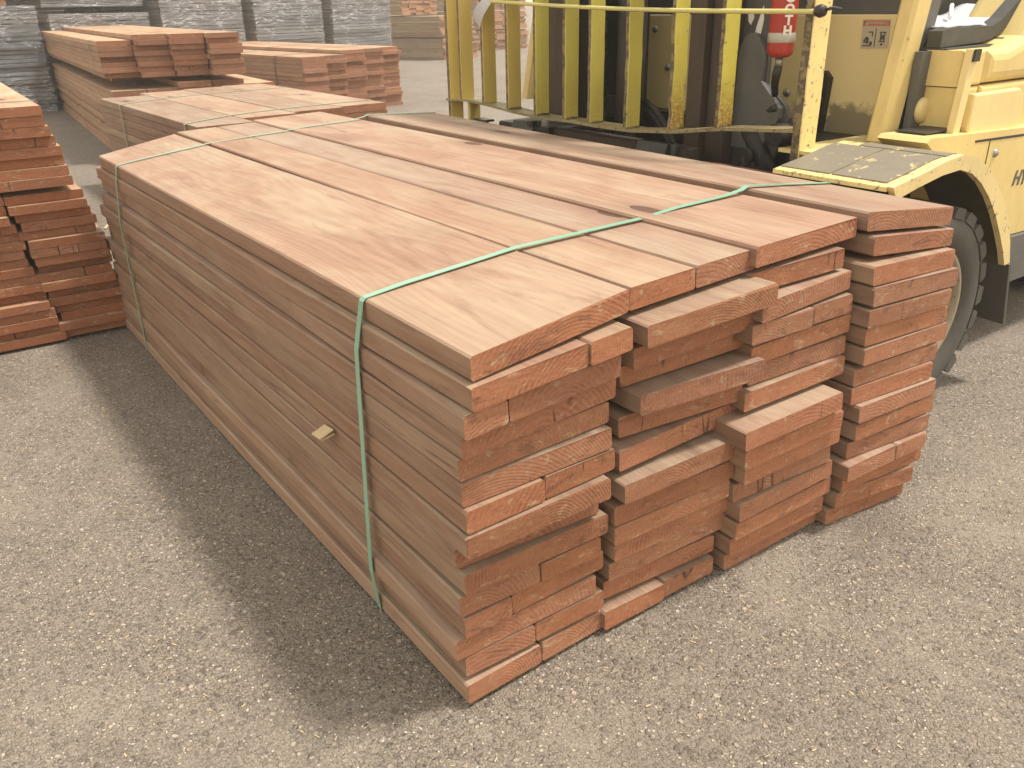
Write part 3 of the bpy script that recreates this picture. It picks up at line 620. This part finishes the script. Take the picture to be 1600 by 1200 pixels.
# mast: nested channels, cylinders, chain
def channel(name, x, y, w_, d, open_to, z0=.12, z1=2.05, th=.014, mat=M_BROWN):
    mm = MB(); mm.box((x, y, z0), (x+d, y+th, z1)) if open_to > 0 else mm.box((x, y+w_-th, z0), (x+d, y+w_, z1))
    a, b = (y+th+.0005, y+w_) if open_to > 0 else (y, y+w_-th-.0005)
    mm.box((x, a, z0), (x+th, b, z1)); mm.box((x+d-th, a, z0), (x+d, b, z1)); return mm.build(name, mat, fk)
channel('mast_channel', 1.60, .965, .075, .15, 1); channel('mast_channel', 1.575, 1.046, .062, .12, 1)
channel('mast_channel', 1.60, 1.790, .075, .15, -1); channel('mast_channel', 1.575, 1.722, .062, .12, -1)
for z in (.22, 1.30, 2.0):
    m = MB(); m.box((1.70, 1.12, z), (1.745, 1.715, z+.09), ch=.004); m.build('mast_crossmember', M_BROWN, fk)
for y, r_ in ((1.46, .05), (1.64, .036)):
    m = MB(); m.lathe([(0, .12), (r_, .12), (r_, 1.35), (r_*.7, 1.352), (r_*.7, 2.0), (0, 2.0)], (1.66, y, 0), 24, 'z'); m.build('lift_cylinder', M_DARK, fk)
m = MB(); m.box((1.60, 1.37, .2), (1.612, 1.408, 1.9)); m.build('hose_cover', M_DARK, fk)
for k in range(26):
    m = MB(); m.box((1.583, 1.515, .30+k*.052), (1.60, 1.545, .30+k*.052+.040), ch=.003); c = m.build('chain_link', M_DARK, fk)
for k in range(14):
    m = MB(); m.box((1.5975, 1.408, .52+k*.05), (1.5995, 1.4105, .53+k*.05)); m.build('rivet', WHITE, fk)
m = MB(); m.box((1.77, 1.50, .2), (1.782, 1.98, 1.95)); m.build('mast_dark_sheet', M_DARK, fk)  # added dark sheet that keeps the gaps between the mast parts dark
m = MB(); m.box((1.752, 1.56, .62), (1.769, 1.70, .70), ch=.004); m.build('valve_block', M_PLATE, fk)
# hoses
def arc(p, q, sag, n=14):
    p, q = Vector(p), Vector(q); return [p.lerp(q, i/n) + Vector(sag)*math.sin(math.pi*i/n) for i in range(n+1)]
for a, b, s_, r_ in (((1.72, 1.25, .5), (1.74, 1.66, .52), (-.02, 0, .17), .014), ((1.72, 1.22, .48), (1.74, 1.69, .5), (-.02, 0, .21), .012), ((1.68, .93, 1.6), (1.66, .93, .5), (0, -.02, 0), .012), ((1.64, .80, .73), (1.70, .90, .55), (0, .05, .03), .013)):
    m = MB(); m.tube(arc(a, b, s_), r_, 8); m.build('hydraulic_hose', M_DARK, fk)
# grey bracket plates beside the mast
m = MB(); m.prism([(.965, .40), (.965, 1.25), (.875, 1.25), (.862, .79), (.785, .735), (.765, .70), (.80, .60), (.855, .50), (.90, .42)], 1.655, 1.672, 'x')
m.build('bracket_plate', M_PLATE, fk)
m = MB(); P = [(.962, .60), (.962, .82)] + [(.915+.047*math.cos(a), .86+.075*math.sin(a)) for a in [math.pi*i/10 for i in range(11)]] + [(.868, .80), (.79, .728), (.79, .70), (.85, .60)]
m.prism(P, 1.636, 1.6545, 'x'); m.build('bracket_plate', M_GREY, fk)
m = MB(); m.tube([(1.645, .90, .66), (1.645, .80, .52)], .03, 12); m.tube([(1.60, .775, .655), (1.72, .775, .655)], .033, 16); m.build('tilt_cylinder', M_DARK, fk)
m = MB(); m.tube([(1.58, .862, .585), (1.60, .862, .585)], .026, 14); m.tube([(1.59, .862, .585), (1.59, .862, .53)], .012, 8); m.build('bolt', M_DARK, fk)
# torn white sticker on the bracket plate
for P in ([(.953, .985), (.935, 1.0), (.93, .975), (.94, .955), (.95, .965)], [(.925, .90), (.918, .95), (.905, .99), (.898, 1.01), (.893, .97), (.90, .93), (.893, .885), (.905, .875), (.912, .905)], [(.946, .885), (.938, .895), (.934, .875)], [(.924, .872), (.918, .89), (.914, .874)]):
    m = MB(); m.prism(P, 1.6535, 1.6548, 'x'); m.build('torn_sticker', WHITE, fk)
# fender with step plate and arch
WY = .14
OUT = [(1.202, .648), (1.30, .662), (1.40, .680), (1.48, .688), (1.55, .674), (1.615, .640), (1.675, .595), (1.73, .545), (1.78, .485), (1.815, .425), (1.84, .363)]
INN = [(1.222, .618), (1.30, .634), (1.40, .650), (1.475, .654), (1.535, .638), (1.59, .608), (1.645, .566), (1.70, .512), (1.745, .458), (1.785, .405), (1.812, .360)]
m = MB(); n = len(OUT); vs = [(x, WY, z) for x, z in OUT] + [(x, WY, z) for x, z in INN] + [(x, WY+.016, z) for x, z in OUT] + [(x, WY+.016, z) for x, z in INN]
fs = [(i, i+1, n+i+1, n+i) for i in range(n-1)] + [(2*n+i, 3*n+i, 3*n+i+1, 2*n+i+1) for i in range(n-1)] + [(n+i, n+i+1, 3*n+i+1, 3*n+i) for i in range(n-1)] + [(i, 2*n+i, 2*n+i+1, i+1) for i in range(n-1)] + [(0, n, 3*n, 2*n), (n-1, 3*n-1, 4*n-1, 2*n-1)]
m.add(vs, fs); m.build('fender_lip', Y_LIP, fk)
m = MB(); vs = []; k_ = 0
for x, z in OUT:
    yb = .46 if x < 1.5 else (.40 if x < 1.6 else .345); vs += [(x, WY+.0165, z-.002), (x, yb, z-.002), (x, yb, z-.012), (x, WY+.0165, z-.012)]
m.add(vs, [(i*4+k, i*4+(k+1) % 4, i*4+4+(k+1) % 4, i*4+4+k) for i in range(n-1) for k in (0, 1, 3)] + [(3,2,1,0), tuple(n*4-4+i for i in range(4))])
m.add(vs, [(i*4+2, i*4+3, i*4+7, i*4+6) for i in range(n-1)], 1)
m.build('fender', [Y_STEP, M_OLIVE], fk)
def zf(x):
    for (a, za), (b, zb) in zip(OUT, OUT[1:]):
        if a <= x <= b: return za+(zb-za)*(x-a)/(b-a)
    return OUT[0][1]
for xa, xb, ya, yb in ((1.226, 1.44, .318, .456), (1.226, 1.44, .172, .312), (1.448, 1.615, .166, .392)):
    m = MB(); vs = []; N_ = 8
    for i in range(N_+1):
        x = xa+(xb-xa)*i/N_; z = zf(x)-.0018; vs += [(x, ya, z), (x, yb, z), (x, yb, z+.0028), (x, ya, z+.0028)]
    m.add(vs, [(i*4+k, i*4+(k+1) % 4, i*4+4+(k+1) % 4, i*4+4+k) for i in range(N_) for k in range(4)] + [(3,2,1,0), tuple(N_*4+i for i in range(4))]); m.build('grip_pad', GRIP, fk)
m = MB(); m.prism([(1.203, .575), (1.203, .632), (1.216, .634), (1.216, .575)], WY+.02, .46, 'y'); m.build('step_front', M_DARK, fk)
m = MB(); m.add([(1.48, .462, .676), (1.90, .462, .655), (1.90, .60, .655), (1.40, .60, .66), (1.40, .465, .66), (1.48, .462, .664), (1.90, .462, .645), (1.90, .60, .645), (1.40, .60, .65), (1.40, .465, .65)], [(0,1,2,3,4), (9,8,7,6,5), (0,5,6,1), (1,6,7,2), (2,7,8,3), (3,8,9,4), (4,9,5,0)])
m.build('floor_plate', Y_STEP, fk)
# wheel
WX, WZ, WR = 1.492, .284, .278
wheel = MB(); N_ = 48
prof = [(.175, .030), (.185, .012), (.215, .004), (.242, .006), (.258, .014), (.265, .04), (.265, .19), (.255, .216), (.2, .224), (.175, .21)]
wheel.lathe(prof, (WX, .155, WZ), N_)
def lugs():
    mm = MB(); nl = 24
    for i in range(nl):
        for side in (0, 1):
            a = 2*math.pi*(i + .5*side)/nl; M = Matrix.Rotation(-a, 4, 'Y')
            ya, yb = (.004, .112) if side == 0 else (.112, .220); lw = .027
            P = [(-lw, .246), (-lw*.84, WR-.003), (-lw*.6, WR), (lw*.6, WR), (lw*.84, WR-.003), (lw, .246)]
            vs = [Vector((WX, .155, WZ)) + M @ Vector((x + (y_-ya)*.12*(1 if side else -1), y_, z - (.005 if y_ in (.004, .220) and z > .25 else 0))) for y_ in (ya, yb) for x, z in P]
            mm.add(vs, [(0,1,2,3,4,5), (11,10,9,8,7,6)] + [(q, q+6, (q+1) % 6+6, (q+1) % 6) for q in range(6)])
    return mm
w_o = thing('front_wheel', (0, 0, 0)); w_o.parent = fk; w_o.location = Vector((WX, .265, WZ)) - Vector((1.9, 1.3, 0))
t_ = wheel.build('tyre', RUBBER, None, origin=(WX, .265, WZ)); t_.parent = w_o; t_.location = (0, 0, 0)
l_ = lugs().build('tread', RUBBER, None, origin=(WX, .265, WZ)); l_.parent = w_o; l_.location = (0, 0, 0)
rim = MB(); rim.lathe([(0, .07), (.05, .07), (.055, .062), (.09, .075), (.135, .082), (.150, .06), (.155, .03), (.162, .016), (.172, .014), (.177, .022), (.176, .2)], (WX, .155, WZ), 40)
for i in range(6):
    a = i*math.pi/3; rim.tube([(WX+.075*math.cos(a), .215, WZ+.075*math.sin(a)), (WX+.075*math.cos(a), .232, WZ+.075*math.sin(a))], .010, 6, caps=True)
r_ = rim.build('rim', RIM, None, origin=(WX, .265, WZ)); r_.parent = w_o; r_.location = (0, 0, 0)
# hidden side wheel and rear wheels, plainer
for i, (x, y, rad) in enumerate(((WX, 2.40, .28), (2.95, .40, .23), (2.95, 2.10, .23))):
    mm = MB(); mm.lathe([(0, .03), (rad*.55, .03), (rad*.6, .008), (rad*.9, .008), (rad, .03), (rad, .19), (rad*.6, .2), (0, .19)], (x, y, rad+.002), 32); mm.build('wheel', RUBBER, fk)
# mud flap
m = MB(); m.add([(1.845, .142, .355), (1.845, .40, .372), (1.885, .40, .185), (1.892, .142, .172), (1.857, .142, .355), (1.857, .40, .372), (1.897, .40, .185), (1.904, .142, .172)], [(0,1,2,3), (7,6,5,4), (0,4,5,1), (1,5,6,2), (2,6,7,3), (3,7,4,0)])
m.build('mud_flap', RUBBER, fk)
# inner wheel arch, chassis
m = MB(); m.prism([(1.19, .30), (1.19, .57), (1.40, .62), (1.55, .60), (1.78, .40), (1.78, .18), (1.55, .18)], .43, .45, 'y'); m.build('inner_arch', M_BROWN, fk)
m = MB(); m.box((1.80, .45, .20), (2.9, 2.15, .42)); m.build('chassis', M_DARK, fk)
# side body behind the wheel
m = MB(); m.prism([(1.862, .385), (1.84, .47), (1.79, .535), (1.72, .60), (1.655, .648), (1.60, .684), (1.615, .694), (2.75, .655), (2.75, .34), (1.95, .36)], .30, .44, 'y')
m.build('side_panel', Y_BODY, fk)
m = MB(); m.prism([(1.90, .20), (1.865, .383), (1.95, .357), (2.75, .337), (2.75, .20)], .285, .43, 'y'); m.build('step_skirt', M_GREY, fk)
def txt(s_, size, M, mat, parent, name, ext=.0006, bold=0.0, shear=0.0, extra=None):
    cu = bpy.data.curves.new(name, 'FONT'); cu.body = s_; cu.size = size; cu.extrude = ext; cu.offset = bold; cu.shear = shear; cu.align_x = 'CENTER'; cu.align_y = 'CENTER'; cu.resolution_u = 3
    t = bpy.data.objects.new(name, cu); COL.objects.link(t); bpy.context.view_layer.update()
    me = bpy.data.meshes.new_from_object(t); bpy.data.objects.remove(t); me.materials.clear(); me.materials.append(mat)
    o = bpy.data.objects.new(name, me); COL.objects.link(o); me.transform(M); base = origin_of(parent); me.transform(Matrix.Translation(-base)); o.parent = parent
    return o
def face_mat(loc, dirx, diry): 
    x = Vector(dirx).normalized(); y = Vector(diry).normalized(); z = x.cross(y); M = Matrix((x, y, z)).transposed().to_4x4(); M.translation = Vector(loc); return M
txt('HY', .062, face_mat((2.152, .2985, .528), (1, 0, -.055), (.0, 0, 1)), GREYPR, fk, 'lettering', bold=.0012, shear=.25)
for x, z in ((1.97, .62), (1.97, .40), (2.30, .60)):
    m = MB(); m.lathe([(0, -.007), (.007, -.007), (.011, -.003), (.012, 0)], (x, .2995, z), 12, 'y'); m.build('bolt', CHROME, fk)
m = MB(); m.box((1.925, .2985, .37), (1.9275, .3005, .664)); m.build('panel_seam', M_DARK, fk)
m = MB(); m.prism([(1.845, .661), (1.845, .667), (2.12, .659), (2.12, .652)], .2988, .3005, 'y'); m.build('panel_seam', M_DARK, fk)
# hood and seat deck
def shell(name, poly, ya, yb, mat, ch=.02):
    mm = MB(); mm.prism(poly, ya, yb, 'y'); o = mm.build(name, mat, fk)
    bm = bmesh.new(); bm.from_mesh(o.data); es = [e for e in bm.edges if abs(e.verts[0].co.y - e.verts[1].co.y) < 1e-5]
    bmesh.ops.bevel(bm, geom=es, offset=ch, segments=3, affect='EDGES', profile=.5); bm.to_mesh(o.data); bm.free(); return o
shell('hood_lower', [(1.915, .664), (1.91, .80), (2.75, .80), (2.75, .657), (2.6, .657)], .345, 1.9, Y_BODY, .010)
shell('hood_end', [(1.80, .664), (1.80, .80), (1.9095, .80), (1.914, .664)], .352, .462, Y_BODY, .008)
shell('hood_side', [(1.842, .664), (1.83, .70), (1.83, .785), (2.08, .785), (2.105, .77), (2.115, .74), (2.112, .658)], .318, .343, Y_COWL, .006)
shell('hood_upper', [(1.915, .803), (1.915, .893), (2.02, .893), (2.12, .92), (2.20, 1.02), (2.75, 1.08), (2.8, .803)], .34, .56, Y_BODY, .03)
shell('hood_upper', [(1.93, .803), (1.93, .885), (2.75, .885), (2.75, .803)], .565, 1.9, Y_BODY, .01)
shell('hood_end', [(1.795, .803), (1.80, .893), (1.914, .893), (1.914, .803)], .350, .462, Y_BODY, .008)
m = MB(); m.prism([(1.765, .668), (1.79, .898), (1.822, .898), (1.797, .668)], .325, .344, 'y'); m.build('hood_strip', Y_COWL, fk)
m = MB(); m.prism([(1.792, .868), (1.795, .898), (1.822, .898), (1.82, .868)], .318, .3245, 'y'); m.build('hood_latch', M_DARK, fk)
m = MB(); m.lathe([(0, -.006), (.012, -.0055), (.026, -.003), (.034, .003), (.037, .012), (.037, .02)], (0, 0, 0), 28, 'y'); m.v = [Vector((q.x*1.0+1.80, q.y*.8+.428, q.z*.95+.738)) for q in m.v]; m.build('filler_cap', Y_COWL, fk)
m = MB(); m.prism([(1.755, .668), (1.755, .89), (1.80, .89), (1.80, .668)], .44, .462, 'y'); m.build('leg_liner', M_GREY, fk)
m = MB(); m.obox((1.745, .385, .6965), (.17, .085, .004), ch=.001); m.build('oily_ledge', M_DARK, fk)
# counterweight, guard legs and roof (mostly outside the picture)
shell('counterweight', [(2.76, .24), (2.76, 1.02), (3.1, 1.0), (3.25, .85), (3.28, .4), (3.2, .24)], .32, 2.2, Y_BODY, .03)
def leg(name, a, b, sx, sy, mat, ch=.01):
    a, b = Vector(a), Vector(b); mm = MB(); vs = []
    for q in (a, b):
        for dx, dy in ((-sx+ch, -sy), (sx-ch, -sy), (sx, -sy+ch), (sx, sy-ch), (sx-ch, sy), (-sx+ch, sy), (-sx, sy-ch), (-sx, -sy+ch)): vs.append(q + Vector((dx, dy, 0)))
    mm.add(vs, [(i, (i+1) % 8, (i+1) % 8+8, i+8) for i in range(8)] + [tuple(range(7, -1, -1)), tuple(range(8, 16))]); return mm.build(name, mat, fk)
leg('guard_leg', (1.705, .492, .662), (1.95, .492, 1.98), .040, .026, Y_BODY)
leg('guard_leg', (1.705, 2.10, .662), (1.95, 2.10, 1.98), .040, .026, Y_BODY)
leg('guard_leg', (2.85, .50, 1.0), (2.75, .50, 1.98), .035, .03, Y_BODY); leg('guard_leg', (2.85, 2.1, 1.0), (2.75, 2.1, 1.98), .035, .03, Y_BODY)
leg('leg_liner', (1.782, .50, .665), (2.03, .50, 1.98), .033, .018, M_GREY, .004)
for y in [.5+.4*i for i in range(5)]:
    m = MB(); m.box((1.942, y-.008, 1.98), (2.798, y+.008, 2.01)); m.build('roof_bar', Y_BODY, fk)
for x in (1.9, 2.80): m = MB(); m.box((x, .45, 1.975), (x+.04, 2.15, 2.035)); m.build('roof_rail', Y_BODY, fk)
# dash cowl, facing the mast
m = MB(); m.box((1.885, .535, .60), (1.90, 1.98, .979), ch=.003); m.build('cowl', Y_DASH, fk)
m = MB(); m.box((1.899, .56, .9795), (1.915, 1.95, 1.35)); m.build('dash_back', M_GREY, fk)
for y, z in ((1.024, .747), (.957, .745), (1.575, .931), (1.03, .93), (.60, .945), (1.50, .80)):
    m = MB(); m.lathe([(0, -.009), (.008, -.009), (.0125, -.004), (.014, 0)], (1.885, y, z), 12, 'x'); m.build('bolt', CHROME, fk)
m = MB(); m.box((1.80, 1.12, .40), (1.88, 1.95, .655)); m.box((1.70, .56, .40), (1.88, 1.115, .640)); m.build('floor_box', M_DARK, fk)
m = MB(); m.prism([(.87, .62), (.80, .63), (.79, .80), (.81, .82), (.86, .81), (.90, .70)], 1.86, 1.884, 'x'); m.build('pedal_cover', M_DARK, fk)
# grease smears on the cowl are part of it: flat patches
# warning label
lab = MB(); lab.add([(1.8838, .716, .966), (1.8838, .626, .966), (1.8838, .622, .888), (1.8838, .712, .886), (1.885, .716, .966), (1.885, .626, .966), (1.885, .622, .888), (1.885, .712, .886)], [(0,1,2,3), (7,6,5,4), (0,4,5,1), (1,5,6,2), (2,6,7,3), (3,7,4,0)])
lb = lab.build('warning_label', STICK, fk)
m = MB(); m.box((1.8828, .628, .949), (1.8836, .713, .963)); m.build('label_header', STRED, lb)
txt('WARNING', .0135, face_mat((1.8824, .664, .956), (0, -1, 0), (0, 0, 1)), STICK, lb, 'lettering', ext=.0002, bold=.0002)
m = MB(); m.prism([(.706, .951), (.694, .951), (.700, .961)], 1.8820, 1.8827, 'x'); m.build('label_mark', STICK, lb)
m = MB()
for a, b in (((.704, .902), (.698, .912)), ((.696, .900), (.688, .915)), ((.700, .912), (.690, .918)), ((.684, .896), (.676, .906)), ((.706, .893), (.680, .896)), ((.690, .930), (.676, .933)), ((.676, .933), (.679, .920)), ((.655, .905), (.635, .908)), ((.652, .908), (.648, .930)), ((.640, .908), (.637, .930)), ((.655, .930), (.634, .933)), ((.648, .912), (.640, .924)), ((.648, .896), (.642, .902))):
    m.box((1.8824, min(a[0], b[0]), min(a[1], b[1])), (1.8834, max(a[0], b[0]), max(a[1], b[1])))
m.box((1.8822, .6665, .892), (1.8833, .6685, .942)); m.build('pictogram', BLACK, lb)
# tray with papers beside the seat
m = MB(); m.prism([(1.80, .899), (1.80, .940), (1.83, .946), (2.06, .946), (2.11, .965), (2.30, 1.09), (2.32, 1.07), (2.15, .945), (2.08, .915), (2.02, .905)], .42, .46, 'y')
m.box((1.916, .462, .902), (2.08, .86, .915)); m.build('seat_tray', TRAY, fk)
m = MB(); m.prism([(1.80, .875), (1.80, .897), (2.05, .9), (2.1, .915), (2.02, .88)], .40, .47, 'y'); m.build('tray_edge', TRAY, fk)
shell('seat', [(2.08, .90), (2.06, 1.08), (2.50, 1.12), (2.62, 1.7), (2.72, 1.7), (2.75, .90)], .72, 1.5, SEAT, .03)
m = MB(); m.prism([(1.98, .89), (2.0, 1.12), (2.05, 1.30), (2.075, 1.30), (2.05, .89)], .76, 1.6, 'y'); m.build('console', SEAT, fk)
m = MB(); m.tube([(2.33, .50, 1.03), (2.27, .50, 1.055), (2.30, .50, 1.105), (2.35, .50, 1.10), (2.40, .50, 1.05)], .008, 8, closed=True); m.build('belt_buckle', CHROME, fk)
# steering wheel out of frame
m = MB(); m.tube([(2.05+.02*math.sin(a), 1.25+.16*math.cos(a), 1.30+.13*math.sin(a)) for a in [math.pi*2*i/24 for i in range(24)]], .012, 8, closed=True); m.tube([(1.93, 1.25, 1.0), (2.05, 1.25, 1.30)], .02, 8); m.build('steering_wheel', SEAT, fk)

# fire extinguisher strapped beside the mast
ex = thing('fire_extinguisher', (1.60, .782, .88), 0, 'red fire extinguisher hanging between the mast and the near guard post', 'fire extinguisher')
ec = (1.600, .782, 0)
m = MB(); m.lathe([(0, .872), (.022, .872), (.034, .880), (.037, .892), (.037, 1.19), (.03, 1.22), (.014, 1.24), (0, 1.24)], ec, 28, 'z'); m.build('cylinder_body', RED, ex)
m = MB(); m.lathe([(.0372, .912), (.0384, .914), (.0384, .936), (.0372, .938)], ec, 28, 'z'); m.build('silver_band', SILVER, ex)
m = MB(); m.tube([(1.60, .782, .873), (1.60, .782, .845)], .011, 10); m.build('drain_fitting', CHROME, ex)
m = MB(); m.tube([(1.60, .782, .848), (1.602, .788, .825), (1.615, .80, .795), (1.64, .815, .765)], [.012, .013, .011, .010], 8); m.build('rubber_hose', M_DARK, ex)
m = MB(); m.tube([(1.60, .782, 1.24), (1.60, .782, 1.28)], .014, 8); m.obox((1.59, .782, 1.285), (.09, .02, .012)); m.build('valve', M_DARK, ex)
to_cam = (Vector((-.543, -.866, 0)) - Vector((1.6, .782, 0))).normalized()
for ch_, z in (('O', 1.028), ('O', .998), ('T', .970), ('H', .9545-.012)):
    side = Matrix.Rotation(R(22), 3, 'Z') @ to_cam; c = Vector((1.6, .782, z)) + side*.0376
    txt(ch_, .035, face_mat(c, Vector((0, 0, 1)).cross(side), (0, 0, 1)), WHITE, ex, 'lettering', ext=.0012, bold=.0014)

# rope across the guard, paper tag, clipboard papers, film
rope = thing('rope', (1.385, .52, .995), 0, 'thin yellow rope pulled across the forklift guard bars', 'rope')
pts = [(1.388, .505 + (1.94-.505)*i/30, .9955 + (1.036-.9955)*i/30 - .010*math.sin(math.pi*i/30)) for i in range(31)]
m = MB(); m.tube(pts, .0062, 8); m.build('rope_length', ROPE, rope)
m = MB(); m.tube([pts[-1], (1.392, 1.955, 1.040), (1.44, 1.972, 1.043), (1.478, 1.966, 1.042), (1.485, 1.95, 1.04)], .006, 8); m.build('knot', ROPE, rope)
m = MB(); m.lathe([(0, -.014), (.012, -.012), (.016, 0), (.012, .012), (0, .014)], (1.388, .512, .997), 14, 'y'); m.tube([(1.388, .50, .999), (1.40, .485, 1.004), (1.425, .48, 1.0)], .004, 6); m.build('rubber_knob', M_DARK, rope)
m = MB(); vs = []
for i in range(7):
    f = i/6; a = .02*math.sin(f*2.6); vs += [(1.380-a, 1.955+.070*f - .0, 1.05-.068*f), (1.385-a*.6, 1.915+.075*f, 1.035-.088*f)]
m.add(vs, [(i*2, i*2+1, i*2+3, i*2+2) for i in range(6)])
o = m.build('paper_tag', PAPER, None, origin=(1.38, 1.95, 1.0)); sm = o.modifiers.new('thick', 'SOLIDIFY'); sm.thickness = .0012
tag(o, 'curled white paper tag hanging from the rope on a guard bar', 'tag')
m = MB(); rs = random.Random(4); NX, NY = 14, 10; vs = []
for i in range(NX+1):
    for j in range(NY+1):
        u, q = i/NX, j/NY; x = 1.83 + .39*u + .09*q; y = .44 + .20*q; z = .951 + .012*noise.noise(Vector((u*4, q*3, 2))) + .10*max(0, u-.62)**1.2 + .02*q
        vs.append((x, y, z))
m.add(vs, [(i*(NY+1)+j, (i+1)*(NY+1)+j, (i+1)*(NY+1)+j+1, i*(NY+1)+j+1) for i in range(NX) for j in range(NY)], 0, True)
o = m.build('paper_sheet', PAPER, None, origin=(1.95, .5, .95)); sm = o.modifiers.new('thick', 'SOLIDIFY'); sm.thickness = .004
tag(o, 'loose white papers lying in the black tray beside the forklift seat', 'paper')
pn = MB(); pn.tube([(1.97, .50, .968), (2.06, .55, 1.0)], .006, 8); o = pn.build('pen', WHITE, None, origin=(2.0, .52, .98)); tag(o, 'white pen lying on the papers in the forklift tray', 'pen')
m = MB(); NX, NY = 26, 26; vs = []
for i in range(NX+1):
    for j in range(NY+1):
        u, q = i/NX, j/NY; nn = noise.noise_vector(Vector((u*6, q*6, 3)))*.035 + noise.noise_vector(Vector((u*15, q*15, 9)))*.012
        vs.append(Vector((1.97 + .16*u, .60 + .08*u, .925 + .20*q)) + nn)
m.add(vs, [(i*(NY+1)+j, (i+1)*(NY+1)+j, (i+1)*(NY+1)+j+1, i*(NY+1)+j+1) for i in range(NX) for j in range(NY)], 0, True)
o = m.build('plastic_bag', CLEAR, None, origin=(1.9, .6, .95)); tag(o, 'crumpled clear plastic beside the forklift seat behind the yellow leg', 'plastic bag')
# small chips and litter on the asphalt
m = MB(); rs = random.Random(9)
for i in range(420):
    s_ = rs.random(); x, y = (rs.uniform(-.5, 0), rs.uniform(-.3, 2.6)) if s_ < .35 else ((rs.uniform(-.2, 1.6), rs.uniform(-.5, -.03)) if s_ < .65 else (rs.uniform(-1.2, 3.2), rs.uniform(-.4, 6)))
    if 0 < x < 1.25 and -.03 < y < 2.4: continue
    l = rs.uniform(.003, .011); m.obox((x, y, .0013), (l, rs.uniform(.0008, .002), .0008), Matrix.Rotation(rs.uniform(0, 6.3), 4, 'Z') @ Matrix.Rotation(rs.uniform(-.1, .1), 4, 'Y'))
tag(m.build('wood_shavings', W_CHIP), 'tiny pale wood shavings strewn on the asphalt', kind='stuff')
for x, y, rz, lab in ((.55, 5.1, .4, 'thin wood splinter on the asphalt left of the low strapped pack'), (.28, 3.9, 1.2, 'short wood sliver on the asphalt near the upper left edge pack')):
    m = MB(); m.obox((0, 0, .005), (.11, .012, .006), Matrix.Rotation(rz, 4, 'Z'), ch=.001); o = m.build('wood_splinter', W_CHIP, None); o.location = (x, y, .0); tag(o, lab, 'splinter')
